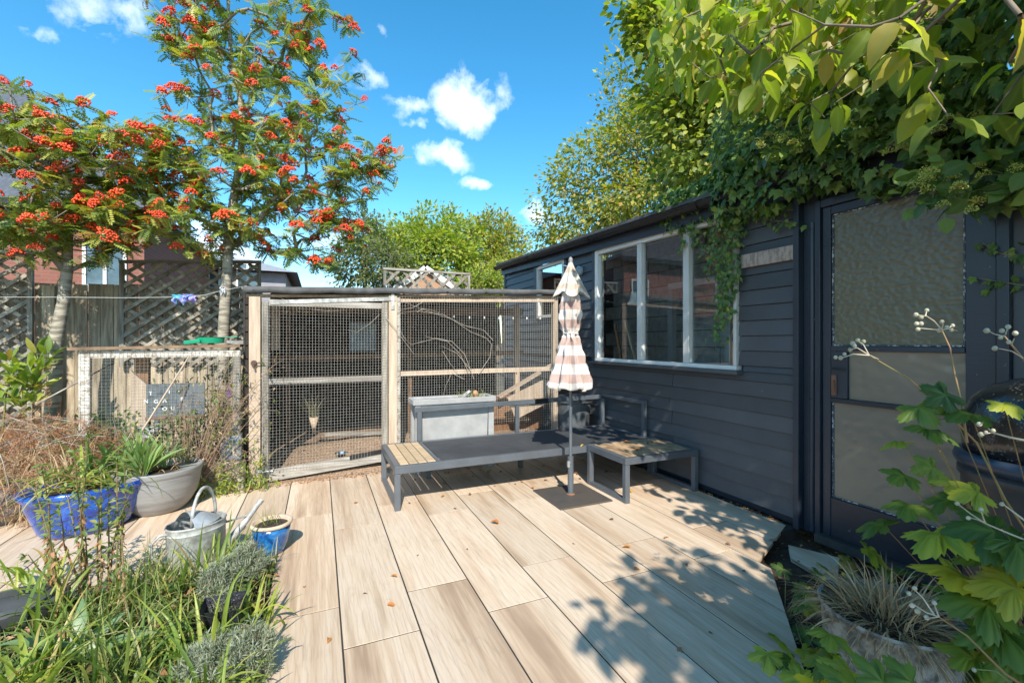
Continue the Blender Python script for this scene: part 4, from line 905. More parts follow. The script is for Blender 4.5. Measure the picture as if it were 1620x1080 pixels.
def pleated(name, rows, m, n=144, seed=1):
    """rows: (z, r, pleat amplitude, hem drop, arc)"""
    rg = np.random.default_rng(seed); a = 2*PI*np.arange(n)/n; V = []; A_ = []
    ph = rg.random(5)*6.28
    for z, r, am, hem, arc in rows:
        big = np.cos(8*a+.5+.5*np.sin(a+ph[0])); small = np.sin(19*a+ph[1])*.4+np.sin(31*a+ph[2])*.25; asym = .10*np.sin(2*a+ph[3])
        rr = r*.88*(1+am*(.9*np.sign(big)*np.abs(big)**.7+.6*small)+asym*am*1.6)+(.006*np.sin(5*a+z*40)+.004*np.sin(9*a-z*60))*(r > .06)
        zz = z+hem*big+hem*.5*np.sin(3*a+ph[4])
        V.append(np.stack([1.8+rr*np.cos(a), 3.0+rr*np.sin(a), zz], -1)); A_.append(np.full(n, arc)+0*a)
    V = np.concatenate(V)-np.array(origin(par)); k = np.arange(n); q = np.stack([k, (k+1) % n, n+(k+1) % n, n+k], 1)
    F = np.concatenate([q+i*n for i in range(len(rows)-1)])
    return rawobj(name, rawmesh(name, V, F, m, np.concatenate(A_), None, True), par)
lower = [(1.62, .035, .1, 0, 0), (1.57, .062, .15, 0, .07), (1.51, .078, .18, 0, .13), (1.44, .086, .24, 0, .20), (1.37, .084, .26, 0, .27), (1.31, .072, .26, 0, .33), (1.275, .060, .2, 0, .37), (1.255, .058, .2, 0, .39), (1.235, .063, .25, 0, .41), (1.18, .080, .28, 0, .47), (1.10, .102, .25, 0, .55), (1.02, .125, .24, 0, .63), (.94, .150, .23, .002, .71), (.885, .168, .22, .006, .765), (.845, .178, .22, .010, .805), (.835, .172, .22, .010, .815)]
lower2 = []
for (p_, q_) in zip(lower[:-1], lower[1:]):
    for s_ in (0, .33, .67): lower2.append(tuple(p_[i]+(q_[i]-p_[i])*s_ for i in range(5)))
lower2.append(lower[-1])
pleated('canopy', lower2, stripes('pink_white_canvas', (.70, .65, .61), (.53, .39, .345), .142, .62, .47))
up = [(1.835, .012, .05, 0, 0), (1.80, .020, .12, 0, .04), (1.74, .045, .18, 0, .10), (1.68, .072, .22, .002, .17), (1.62, .10, .26, .010, .24), (1.575, .120, .30, .022, .29), (1.555, .128, .32, .030, .31)]
def wide(rows): 
    out = []
    for (p_, q_) in zip(rows[:-1], rows[1:]):
        for s_ in (0, .25, .5, .75): out.append(tuple(p_[i]+(q_[i]-p_[i])*s_ for i in range(5)))
    return out+[rows[-1]]
def topcap():
    n = 96; a = 2*PI*np.arange(n)/n; V = []; A_ = []
    for z, r, am, hem, arc in wide(up):
        big = np.cos(4*(a-2.70)); s = np.sin(13*a+1)*.15
        rr = r*.92*(1+am*(.8*big+s)); zz = z-hem*(-.2-.8*np.cos(4*(a-2.70)-PI))
        V.append(np.stack([1.8+rr*np.cos(a), 3.0+rr*np.sin(a), zz], -1)); A_.append(np.full(n, arc))
    R_ = len(V); V = np.concatenate(V)-np.array(origin(par)); k = np.arange(n); q = np.stack([k, (k+1) % n, n+(k+1) % n, n+k], 1)
    F = np.concatenate([q+i*n for i in range(R_-1)])
    return rawobj('top_flap', rawmesh('top_flap', V, F, stripes('cream_beige_canvas', (.74, .69, .60), (.62, .50, .40), .155, .28, .33), np.concatenate(A_), None, True), par)
topcap()
b = MB(); b.tube([(1.8+.056*math.cos(a), 3.0+.056*math.sin(a), 1.262+.004*math.sin(2*a)) for a in np.linspace(0, 2*PI, 25)], .0075, 8, False); b.tube([(1.775, 2.945, 1.262), (1.77, 2.935, 1.235), (1.785, 2.93, 1.20)], [.007, .006, .004], 6); b.build('tie_strap', simple('pale_strap', (.7, .64, .6), None, .7), par, smooth=True)
base = thing('umbrella_stand', 'square black steel parasol base plate with upright tube', 'parasol base', (1.8, 3.0, 0))
b = MB(); b.box((1.573, 2.758, .001), (2.02, 3.205, .012)); b.build('plate', M_IRONRUST, base, bevel=.002)
b = MB(); b.tube([(1.8, 3.0, .012), (1.8, 3.0, .30)], .023, 20); b.tube([(1.8, 3.0, .29), (1.8, 3.0, .305)], .0235, 20); b.build('tube', M_ANTH, base, smooth='auto')
b = MB(); b.tube([(1.785, 2.98, .262), (1.757, 2.95, .262)], .006, 8); b.box((1.74, 2.94, .24), (1.758, 2.955, .285)); b.build('clamp_screw', M_GALV, base)
b = MB(); b.lathe([(.023, .012), (.034, .0125), (.023, .02)], (1.8, 3.0, 0), 20); b.build('weld_collar', simple('rust', (.25, .11, .05), (.1, .05, .03), .9), base)

# planter trough
tr = thing('planter_trough', 'light grey raised planter trough on legs behind the bench', 'planter', (1.17, 4.1, 0))
P0, P1, Q0, Q1 = .77, 1.565, 3.985, 4.235
for lo, hi in (((P0, Q0, .625), (P1, Q0+.035, .675)), ((P0, Q1-.035, .625), (P1, Q1, .675)), ((P0, Q0+.036, .625), (P0+.04, Q1-.036, .675)), ((P1-.04, Q0+.036, .625), (P1, Q1-.036, .675))):
    b = MB(); b.box(lo, hi); b.build('rim', M_GREYPLANT, tr, bevel=.006)
for x in (P0+.02, P1-.075):
    for y in (Q0+.012, Q1-.05): b = MB(); b.box((x, y, 0), (x+.055, y+.038, .624)); b.build('leg', M_GREYPLANT, tr, bevel=.004)
b = MB(); z0 = .30; b.add([(P0+.085, Q0+.028, z0), (P1-.085, Q0+.028, z0), (P1-.085, Q1-.03, z0), (P0+.085, Q1-.03, z0), (P0+.076, Q0+.016, .624), (P1-.076, Q0+.016, .624), (P1-.076, Q1-.03, .624), (P0+.076, Q1-.03, .624)], [(0, 3, 2, 1), (0, 1, 5, 4), (1, 2, 6, 5), (2, 3, 7, 6), (3, 0, 4, 7)]); b.build('basin', M_GREYPLANT, tr, bevel=.003)
relief('soil', P0+.045, P1-.045, Q0+.038, Q1-.038, 20, 10, lambda X, Y: .652+.006*nz(X, Y, 30, 1), M_SOIL, None, tr)
barrel = thing('ribbed_tub', 'dark grey ribbed tub between the pen and the shed wall', 'tub', (2.60, 4.27, 0))
b = MB(); n = 96; prof = [(.145, 0), (.155, .1), (.168, .3), (.182, .5), (.184, .53), (.205, .535), (.208, .56), (.197, .575), (.186, .57), (.18, .4)]
for i, (r, z) in enumerate(prof):
    for k in range(n): a = 2*PI*k/n; rr = r*(1+(.02 if (k//3) % 2 and 0 < i < 4 else 0)); b.v.append((2.60+rr*math.cos(a), 4.27+rr*math.sin(a), z))
for i in range(len(prof)-1):
    for k in range(n): k2 = (k+1) % n; b.f.append((i*n+k, i*n+k2, (i+1)*n+k2, (i+1)*n+k))
b.build('body', simple('dark_grey_tub', (.11, .12, .13), (.07, .075, .08), .5, scale=6, bump=.2), barrel, smooth='auto')
b = MB(); b.lathe([(.21, .555), (.205, .585), (.17, .60), (.001, .607)], (2.60, 4.27, 0), 40, rot=.2); b.build('lid', simple('black_lid', (.05, .052, .056), (.03, .03, .033), .5), barrel, smooth='auto')

# ================================================================== pots and can
bt = thing('blue_trough_pot', 'large cobalt blue glazed oval pot full of strappy leaves', 'plant pot', (-1.33, 3.72, 0))
def oval(par, prof, c, sx, sy, rot, n, m, nm, wob=0.0, sm='auto'): b = MB(); b.lathe(prof, c, n, sx, sy, rot, wob); return b.build(nm, m, par, smooth=sm)
oval(bt, [(.22, 0), (.245, .03), (.28, .12), (.31, .20), (.315, .235), (.335, .25), (.345, .27), (.335, .29), (.31, .285), (.305, .25)], (-1.37, 3.70, 0), .92, .62, .28, 64, M_BLUE, 'body', .012, True)
oval(bt, [(.30, .245), (.15, .265), (.001, .27)], (-1.37, 3.70, 0), .90, .60, .28, 32, M_SOIL, 'soil')
gp = thing('grey_bowl_pot', 'wide grey ribbed bowl pot planted with iris fans', 'plant pot', (-.93, 3.93, 0))
prof = [(.13, 0), (.16, .006), (.20, .05), (.235, .11), (.256, .18), (.268, .26), (.276, .275), (.278, .305), (.265, .308), (.258, .28)]
pr = []
for (r0, z0), (r1, z1) in zip(prof[:-1], prof[1:]):
    k = max(1, int((z1-z0)/.006))
    for i in range(k): tt = i/k; pr.append((r0+(r1-r0)*tt+(.0012 if i % 2 else 0), z0+(z1-z0)*tt))
pr.append(prof[-1])
oval(gp, pr, (-1.05, 3.92, 0), .93, .93, 0, 64, M_RIBPOT, 'body', .004, True); oval(gp, [(.26, .275), (.001, .285)], (-1.05, 3.92, 0), .93, .93, 0, 32, M_SOIL, 'soil')
sp = thing('small_blue_pot', 'small azure glazed pot with a pale clay rim beside the bed', 'plant pot', (-.25, 2.88, 0))
c = (-.25, 2.88, 0)
oval(sp, [(.060, 0), (.068, .004), (.085, .06), (.096, .12), (.099, .152)], c, 1, 1, 0, 48, M_BLUE2, 'body', 0, True)
oval(sp, [(.0995, .152), (.108, .158), (.110, .168), (.104, .175), (.092, .173), (.088, .150)], c, 1, 1, 0, 48, M_TERRARIM, 'rim', 0, True)
oval(sp, [(.09, .152), (.05, .163), (.001, .166)], c, 1, 1, 0, 20, M_SOIL, 'soil')
can = thing('watering_can', 'old galvanised oval watering can with domed lid and long spout', 'watering can', (-.60, 2.86, 0))
cx, cy = -.60, 2.85; ax = Vector((.80, .60, 0)).normalized()   # spout direction
ang = math.atan2(ax.y, ax.x)
oval(can, [(.118, 0), (.12, .004), (.121, .03), (.118, .034), (.121, .04), (.122, .20), (.126, .206), (.122, .212), (.124, .235), (.127, .238), (.124, .245), (.12, .243), (.118, .05), (.001, .03)], (cx, cy, 0), 1.12, .86, ang, 56, M_GALVOLD, 'body')
# half dome lid towards the spout
b = MB(); n = 24; R_ = 9
for i in range(R_+1):
    f = i/R_
    for k in range(n+1):
        a = -PI/2+PI*k/n*1.0; a2 = a*1.12
        r = .122*(1-f); lx, ly = r*math.cos(a2)*1.12-.03-(.02*f), r*math.sin(a2)*.86
        z = .243+.062*math.sin(f*PI/2)
        b.v.append((cx+lx*math.cos(ang)-ly*math.sin(ang), cy+lx*math.sin(ang)+ly*math.cos(ang), z))
for i in range(R_):
    for k in range(n): q = i*(n+1)+k; b.f.append((q, q+1, q+n+2, q+n+1))
b.build('lid', M_GALV, can, smooth=True)
def cp(u, v_, z): return (cx+ax.x*u-ax.y*v_, cy+ax.y*u+ax.x*v_, z)
b = MB(); pts = [cp(.035-.085*math.cos(tt), -.055*math.cos(tt), .235+.175*math.sin(tt)) for tt in np.linspace(0, PI, 17)]
b.tube(pts, .0085, 10); b.build('top_handle', M_GALVOLD, can, smooth=True)
b = MB(); b.tube([cp(-.12, 0, .215), cp(-.17, 0, .225), cp(-.205, 0, .195), cp(-.205, 0, .14), cp(-.17, 0, .09), cp(-.13, 0, .075)], .0075, 8); b.build('back_handle', M_GALVOLD, can, smooth=True)
b = MB(); b.tube([cp(.11, 0, .045), cp(.17, 0, .075), cp(.26, 0, .155), cp(.34, 0, .235)], [.027, .022, .017, .013], 14, False); b.tube([cp(.335, 0, .228), cp(.352, 0, .246)], [.016, .0155], 14, False); b.build('spout', M_GALVOLD, can, smooth='auto')
b = MB(); b.bar(cp(.12, 0, .185), cp(.275, 0, .180), .016, .006); b.build('spout_brace', M_GALVOLD, can)
# black pots, tray, bits in the bed
b = MB(); q = gnd(352, 1005, 0); b.v = []; s_ = .075
for z, k in ((.0, .7), (.13, 1.0), (.135, 1.0), (.10, .9)): b.v += [(q.x-s_*k, q.y-s_*k+.03, z), (q.x+s_*k, q.y-s_*k, z+.0), (q.x+s_*k, q.y+s_*k, z), (q.x-s_*k, q.y+s_*k, z)]
for i in range(3):
    for k in range(4): b.f.append((i*4+k, i*4+(k+1) % 4, (i+1)*4+(k+1) % 4, (i+1)*4+k))
b.build('nursery_pot', simple('crumpled_black_plastic', (.02, .02, .028), None, .4, bump=.9, bscale=12, bdist=.02), bevel=.004, label='crumpled square black plastic nursery pot at the bed edge', cat='plant pot')
q = gnd(20, 975, .05)
b = MB(); b.lathe([(.001, .02), (.14, .02), (.17, .05), (.175, .11), (.15, .13), (.001, .14)], (q.x-.06, q.y+.05, -.03), 28, 1.2, .8, .3); b.build('plastic_disc', simple('dark_grey_plastic', (.09, .095, .10), (.06, .062, .066), .5, scale=7), smooth='auto', label='dark grey plastic lid lying among the leaves at the left frame edge', cat='lid')
q = gnd(8, 835)
b = MB(); b.lathe([(.15, 0), (.2, .05), (.21, .15), (.16, .24), (.07, .28), (.001, .29)], (q.x-.12, q.y+.15, 0), 14, 1, .8, .3, .05); b.build('stone', simple('grey_stone', (.25, .25, .26), (.13, .13, .135), .8, scale=8, bump=.8), smooth=True, label='rounded grey stone left of the blue oval pot', cat='stone')
# basket-weave blue crate, rubble and paper by the low run
q0 = atY(366, 705, 4.22)
b = MB(); b.box((q0.x-.075, 4.18, .24), (q0.x+.075, 4.245, .44)); b.build('blue_block', simple('faded_blue_cover', (.05, .10, .18), (.25, .28, .30), .6, scale=22, bump=.6, contrast=(.40, .62)), bevel=.01, label='faded blue block resting against the low run by the gate post', cat='block')
b = MB(); b.box((q0.x-.30, 4.14, -.01), (q0.x+.10, 4.262, .235)); b.build('rubble_block', simple('crumbling_concrete', (.42, .38, .31), (.2, .17, .13), .9, scale=22, bump=1.0, bscale=30, bdist=.02), bevel=.02, label='crumbling concrete block at the foot of the low run', cat='block')
gt = thing('green_tray', 'bright green plastic scoop tray on top of the low run', 'tray', (-.83, 4.42, 1.18))
mg = simple('green_plastic', (.01, .33, .17), (.008, .25, .13), .35, scale=5)
b = MB(); b.lathe([(.05, 0), (.075, .002), (.08, .05), (.085, .052), (.076, .048), (.07, .008), (.001, .006)], (-.83, 4.40, 1.185), 28, 1.25, 1.0); b.build('bowl', mg, gt, smooth='auto')
b = MB(); b.bar((-.90, 4.36, 1.205), (-1.0, 4.33, 1.19), .10, .03); b.bar((-.75, 4.40, 1.235), (-.64, 4.42, 1.238), .035, .008); b.build('handle', mg, gt, bevel=.004)
b = MB(); b.bar((-.66, 4.45, 1.20), (-.60, 4.36, 1.19), .16, .02); b.build('metal_scrap', M_GALVOLD, label='flat grey metal scrap on the low run beside the gate post', cat='scrap')
# clothes line with a gloves bundle and cloth pegs
cl_ = thing('clothes_line', 'thin white clothes line strung from the pen post to the left', 'line', (-.55, 4.25, 1.6))
pts = [(-.54, 4.25, 1.59)]+[tuple(atY(px, py, 4.35)) for px, py in ((390, 452), (350, 460), (322, 467), (272, 470), (200, 471), (100, 470), (0, 470))]
b = MB(); b.tube([tuple(p) for p in pts], .0016, 5); b.tube([tuple(pts[-1]), (-4.6, 4.6, 1.55)], .0016, 5); b.build('line', simple('white_cord', (.7, .7, .66), None, .6), cl_)
def rag(name, px, py, w, h, m, label, cat):
    c = atY(px, py, 4.34); b = MB(); nx, ny = 10, 8; rg = random.Random(int(px))
    ph = [rg.random()*6 for _ in range(6)]
    for i in range(nx+1):
        for j in range(ny+1):
            u, v_ = i/nx-.5, j/ny
            ww = w*(1-.35*v_*math.sin(ph[0]+u*5)); b.v.append((c.x+u*ww+.006*math.sin(v_*9+ph[1]), c.y+.018*math.sin(u*14+ph[2]+v_*3)+.01*math.sin(v_*8), c.z+.008-h*v_*(1+.45*math.sin(u*9+ph[3]))))
    for i in range(nx):
        for j in range(ny): a = i*(ny+1)+j; b.f.append((a, a+ny+1, a+ny+2, a+1))
    o = b.build(name, m, smooth=True, label=label, cat=cat); md = o.modifiers.new('s', 'SOLIDIFY'); md.thickness = .004; return o
rag('cloth', 282, 468, .085, .06, simple('turquoise_cloth', (.10, .45, .62), (.3, .28, .62), .7, scale=16, contrast=(.45, .55)), 'turquoise cloth with lilac patches pegged on the line', 'cloth')
rag('cloth', 299, 467, .07, .05, simple('lilac_cloth', (.36, .26, .62), (.08, .3, .6), .7, scale=20, contrast=(.45, .55)), 'lilac and blue cloth scrap hanging right of the turquoise one', 'cloth')
rag('cloth', 353, 455, .035, .06, simple('pale_rag', (.62, .66, .68), None, .7), 'tiny white rag hanging on the line before the right rowan trunk', 'cloth')
b = MB(); q0, q1 = atY(300, 562, 4.24), atY(165, 772, 3.98); b.tube([q1, (q0+q1)/2+Vector((0, 0, -.01)), q0], [.007, .0065, .006], 8); b.build('bamboo_cane', M_NEWPINE, smooth=True, label='long pale bamboo cane leaning across the low run', cat='cane')
b = MB(); q0, q1 = atY(180, 574, 4.5), atY(60, 638, 4.15); b.tube([q1, q0], .006, 8); b.build('bamboo_cane', M_TWIGL, smooth=True, label='short grey cane slanting behind the left post of the low run', cat='cane')
b = MB(); n = 12; q = atY(237, 678, 4.36)
for i in range(n): 
    a = RN.normal(size=3); p_ = np.array(q)+RN.normal(size=3)*[.035, .02, .03]; b.add([p_+RN.normal(size=3)*.03 for _ in range(4)], [(0, 1, 2, 3)])
b.build('crumpled_paper', simple('white_paper', (.75, .75, .76), None, .7), label='crumpled white paper on the ground behind the low run mesh', cat='paper')

# ================================================================== right foreground hardware
BX, BY, BR = 2.36, .61, .30
wb = thing('black_bin', 'glossy black domed composter lid on a round bin by the door', 'bin', (BX, BY, 0))
b = MB(); b.lathe([(.27, -.05), (.28, .2), (.288, .50), (.290, .70), (.30, .715), (.30, .735), (.29, .745)], (BX, BY, 0), 56); b.build('body', simple('dull_grey_black_bin', (.05, .055, .06), (.03, .032, .036), .45, scale=5, bump=.2), wb, smooth='auto')
b = MB(); b.lathe([(.29, .745), (.305, .755), (.312, .775), (.305, .795), (.285, .80)], (BX, BY, 0), 56); b.build('rim', simple('blue_black_rim', (.03, .045, .07), (.02, .025, .04), .3, scale=5), wb, smooth=True)
m, nt, out = mat('wet_black_lid'); v, r = coords(nt, False)
vo = nt.new('ShaderNodeTexVoronoi', i_Scale=85.0); nt.put(vo.inputs['Vector'], v); dr = nt.math('LESS_THAN', vo.outputs['Distance'], .30); dr2 = nt.math('MULTIPLY', dr, nt.math('GREATER_THAN', nt.noise(v, 14, 3, .6), .5))
c_ = nt.mix(nt.math('MULTIPLY', dr2, .35), (.012, .013, .014, 1), (.22, .21, .18, 1)); principled(nt, out, c_, .16, 0, nt.bump(nt.math('ADD', nt.math('MULTIPLY', dr2, .5), nt.noise(v, 30, 4, .6)), .5, .004), .7)
b = MB(); b.lathe([(.285, .80), (.29, .86), (.285, .93), (.262, .99), (.22, 1.035), (.15, 1.065), (.07, 1.08), (.001, 1.083)], (BX, BY, 0), 56); b.build('lid', m, wb, smooth=True)
UX, UY = 1.70, .84
bk = thing('zinc_bucket', 'weathered zinc bucket holding a dry tussock of straw coloured grass', 'bucket', (UX, UY, -.07))
b = MB(); b.lathe([(.145, -.07), (.15, -.06), (.165, .10), (.172, .17), (.176, .172), (.174, .18), (.182, .31), (.188, .318), (.192, .325), (.188, .332), (.180, .328), (.172, .22)], (UX, UY, 0), 48); b.build('body', simple('lichened_zinc', (.34, .335, .31), (.10, .098, .085), .65, metal=.1, scale=22, bump=.9, bscale=60, bdist=.006, contrast=(.40, .58)), bk, smooth='auto')
b = MB(); b.lathe([(.174, .27), (.1, .30), (.001, .31)], (UX, UY, 0), 24); b.build('soil', M_SOIL, bk)
# ================================================================== foliage materials
G = lambda *s: list(s)
L_ROWAN = leafmat('rowan_leaves', G((0, (.11, .17, .05)), (.35, (.19, .27, .07)), (.65, (.30, .37, .09)), (.85, (.43, .43, .10)), (.96, (.34, .27, .05)), (1, (.40, .18, .05))), .45, .32)
L_SYC = leafmat('sycamore_leaves', G((0, (.13, .19, .03)), (.4, (.24, .31, .045)), (.8, (.36, .40, .06)), (1, (.44, .38, .06))), .55, .35)
L_MAPLE = leafmat('yellowing_leaves', G((0, (.12, .16, .035)), (.4, (.22, .26, .05)), (.7, (.35, .36, .065)), (.9, (.46, .36, .07)), (1, (.38, .22, .07))), .55, .35)
L_HAZEL = leafmat('hazel_leaves', G((0, (.09, .13, .03)), (.5, (.21, .26, .045)), (.85, (.36, .37, .055)), (1, (.42, .38, .06))), .5, .35)
L_IVY = leafmat('ivy_leaves', G((0, (.045, .095, .030)), (.5, (.095, .175, .042)), (.85, (.18, .27, .06)), (1, (.24, .30, .06))), .42, .25, (.16, .22, .09), .35, .5)
L_DOG = leafmat('large_oval_leaves', G((0, (.14, .20, .03)), (.5, (.25, .31, .04)), (.8, (.40, .40, .055)), (.93, (.48, .38, .09)), (1, (.42, .22, .10))), .42, .48, (.34, .38, .12), .5, .5)
L_ANEM = leafmat('jagged_leaves', G((0, (.065, .125, .022)), (.4, (.13, .20, .028)), (.7, (.29, .34, .04)), (.92, (.46, .42, .045)), (1, (.34, .22, .04))), .42, .38, (.25, .32, .08), .5, .7)
L_BLADE = leafmat('fresh_blades', G((0, (.10, .17, .03)), (.45, (.21, .29, .045)), (.8, (.38, .41, .07)), (.94, (.42, .36, .10)), (1, (.36, .24, .12))), .4, .35)
L_IRIS = leafmat('iris_blades', G((0, (.18, .29, .11)), (.6, (.29, .39, .17)), (.9, (.40, .45, .18)), (1, (.45, .36, .15))), .42, .3)
L_GRASS = leafmat('bed_grass', G((0, (.07, .13, .028)), (.5, (.16, .23, .05)), (.8, (.30, .32, .09)), (1, (.46, .38, .20))), .5, .3)
L_LAV = leafmat('lavender_sprigs', G((0, (.17, .20, .13)), (.6, (.27, .30, .21)), (1, (.36, .38, .29))), .7, .2)
L_STRAW = leafmat('dry_straw', G((0, (.24, .15, .08)), (.5, (.42, .30, .17)), (1, (.56, .45, .28))), .6, .25, tint=(1, .85, .6))
L_RUST = leafmat('dry_fern', G((0, (.20, .085, .04)), (.5, (.38, .18, .09)), (.85, (.45, .29, .16)), (1, (.30, .26, .10))), .7, .2, tint=(1, .7, .4))
L_PALE = leafmat('pale_fleshy_leaves', G((0, (.13, .22, .10)), (1, (.22, .31, .14))), .4, .25)
M_BERRY = simple('scarlet_berries', (.84, .095, .018), (.66, .04, .012), .3, scale=40, spec=.6, bump=0, jit=.2)
M_STEMR = simple('reddish_stem', (.35, .17, .09), (.2, .19, .06), .55, scale=14)
M_STEMP = simple('pale_felted_stem', (.55, .47, .36), (.40, .34, .24), .7, scale=14)
M_STEMG = simple('green_stem', (.16, .20, .05), (.09, .12, .03), .6, scale=14)
M_BUD = simple('pale_seed_heads', (.50, .46, .36), (.30, .29, .17), .7, scale=60, bump=.6, bscale=200)
M_UMBEL = simple('ivy_umbels', (.60, .60, .13), (.36, .40, .08), .6, scale=50, jit=.25)

def leaves_at(name, P, m, parent, tmpl, size, per, spread, kind='stuff', out=None, down=.25, upn=1.0, rnd=None, jit=.3):
    """per leaves round each point, pointing outwards and a little down, faces up"""
    P = np.repeat(np.asarray(P, float), per, axis=0); n = len(P); U = rdir(n)
    X = P+U*spread*RN.random((n, 1))**.5
    D = U+np.array([0, 0, -down])
    if out is not None: D = D+unit(X-np.asarray(out))*.7
    Nn = np.array([0, 0, upn])+RN.normal(size=(n, 3))*.55+np.array([sd.x, sd.y, sd.z])*.35
    return scatter(name, tmpl, X, frames(D, Nn), size*(1-jit+2*jit*RN.random(n)), m, parent, rnd, kind)
def ico(r=1.0):
    t = (1+5**.5)/2; V = unit(np.array([(-1,t,0),(1,t,0),(-1,-t,0),(1,-t,0),(0,-1,t),(0,1,t),(0,-1,-t),(0,1,-t),(t,0,-1),(t,0,1),(-t,0,-1),(-t,0,1)], float))*r
    F = np.array([(0,11,5),(0,5,1),(0,1,7),(0,7,10),(0,10,11),(1,5,9),(5,11,4),(11,10,2),(10,7,6),(7,1,8),(3,9,4),(3,4,2),(3,2,6),(3,6,8),(3,8,9),(4,9,5),(2,4,11),(6,2,10),(8,6,7),(9,8,1)])
    return V, F, np.zeros(12)
ICO = ico()
def clustermesh(nb=40, w=.062, h=.03, r=.0062, seed=0):
    rg = np.random.default_rng(seed); a = rg.random(nb)*2*PI; q = np.sqrt(rg.random(nb))
    lop = 1+.35*np.cos(a*2+rg.random()*6)
    P = np.stack([np.cos(a)*q*w*lop, np.sin(a)*q*w*.8, h*(1-q**2)-.012*rg.random(nb)], -1)
    V = (ICO[0][None]*r+P[:, None]).reshape(-1, 3); F = (ICO[1][None]+(np.arange(nb)*12)[:, None, None]).reshape(-1, 3)
    return rawmesh('berry_cluster', V, F, M_BERRY, None, None, True)
CM = [clustermesh(40+12*i, .042+.011*i, .034+.004*i, .0078, i) for i in range(3)]

def rowan(label, trunk, tr_r, ells, n_tw, n_leaf, n_berry, seed, leaf=.115):
    global RN; RN = np.random.default_rng(seed)
    t = thing('rowan_tree', label, 'tree', trunk[0])
    targets = blobs(n_tw, ells, .25)
    arr, par_, r, tips, tn = grow(trunk, tr_r, targets,   .11, .0034, sag=.04, wig=.07, up=.3)
    b = MB(); b.tube(trunk, tr_r, 14, False); b.build('trunk', M_ROWANBARK, t, smooth=True)
    branchmesh('branches', arr, par_, r, tn, M_TWIGL, t, 5)
    TP = arr[tips]; mid = arr[[par_[i] for i in tips]]
    P = np.concatenate([TP, mid]); P = P[RN.choice(len(P), n_leaf)]
    n = len(P); U = rdir(n); U[:, 2] = U[:, 2]*.5-.02; X = P+rdir(n)*.03*RN.random((n, 1))
    scatter('leaves', t_pinnate(), X, frames(U, np.array([0, 0, 1.])+RN.normal(size=(n, 3))*.45+np.array([sd.x, sd.y, sd.z])*.4), leaf*(.7+.5*RN.random(n)), L_ROWAN, t, None, 'stuff')
    # berry clusters with real weight: at tips, facing up and to the light
    k = RN.choice(len(TP), n_berry, replace=len(TP) < n_berry)
    for i in k:
        p = TP[i]+RN.normal(size=3)*.02+np.array([0, -.03, .01]); s = RN.uniform(.75, 1.3)
        R = Matrix.Rotation(RN.uniform(0, 6.28), 4, 'Z') @ Matrix.Rotation(RN.normal()*.35+.45, 4, 'X')
        M = Matrix.Translation(p) @ Matrix.Rotation(RN.normal()*.3, 4, 'Y') @ Matrix.Rotation(.5+RN.normal()*.25, 4, 'X') @ Matrix.Rotation(RN.uniform(0, 6.28), 4, 'Z') @ Matrix.Scale(s, 4)
        o = bpy.data.objects.new('berry_cluster', CM[RN.integers(3)]); COL.objects.link(o); o.parent = t; o.matrix_basis = Matrix.Translation(-origin(t)) @ M
    return t
YT = 5.05
def tpath(pts, Y=YT): return [tuple(atY(px, py, Y+dy)) for px, py, dy in pts]
trA = tpath([(78, 700, 0), (86, 610, 0), (88, 540, .02), (100, 480, .03), (106, 430, 0), (107, 380, 0), (112, 330, .05), (120, 290, .05), (132, 255, .03), (150, 215, 0)])
rowan('rowan tree at the left, smooth bent trunk, drooping crown crowded with orange red berries', trA, [.052, .050, .047, .043, .039, .034, .029, .024, .020, .014],
      [(-2.25, 5.0, 2.5, 1.05, .75, .52, 3), (-1.75, 4.9, 2.7, .65, .6, .5, 2), (-2.45, 4.8, 2.95, .8, .6, .30, 1.6), (-1.75, 4.95, 2.2, .5, .5, .32, 1.0), (-2.45, 4.75, 2.0, .55, .5, .30, .8), (-1.35, 5.0, 2.85, .4, .5, .3, .8)], 470, 3500, 285, 21)
trB = tpath([(352, 720, .1), (352, 600, .1), (354, 520, .05), (358, 450, 0), (361, 400, 0), (364, 350, 0), (372, 300, 0), (380, 250, .03), (385, 200, 0), (378, 140, 0), (366, 90, .03), (362, 40, 0), (360, -30, 0), (362, -110, 0)])
rowan('tall rowan tree in the middle with airy crown and red berry clusters against the sky', trB, [.058, .055, .050, .046, .042, .038, .034, .031, .028, .024, .020, .016, .012, .006],
      [(-.62, 5.0, 4.35, .78, .7, .65, 2.2), (-.40, 5.0, 3.55, 1.0, .7, .50, 2.6), (-.15, 4.9, 2.95, .80, .6, .45, 2.2), (.45, 4.95, 3.15, .42, .4, .28, .7), (-.75, 4.9, 2.55, .62, .6, .45, 1.8), (-.05, 4.95, 2.3, .62, .5, .40, 1.5), (-1.2, 5.0, 3.1, .4, .5, .4, .8), (-1.15, 5.0, 4.2, .42, .5, .35, .8), (-1.05, 4.95, 2.32, .45, .5, .33, 1.2), (.05, 5.0, 4.25, .45, .5, .35, .6), (-.4, 5, 5.1, .7, .6, .4, .8)], 620, 5000, 285, 33)

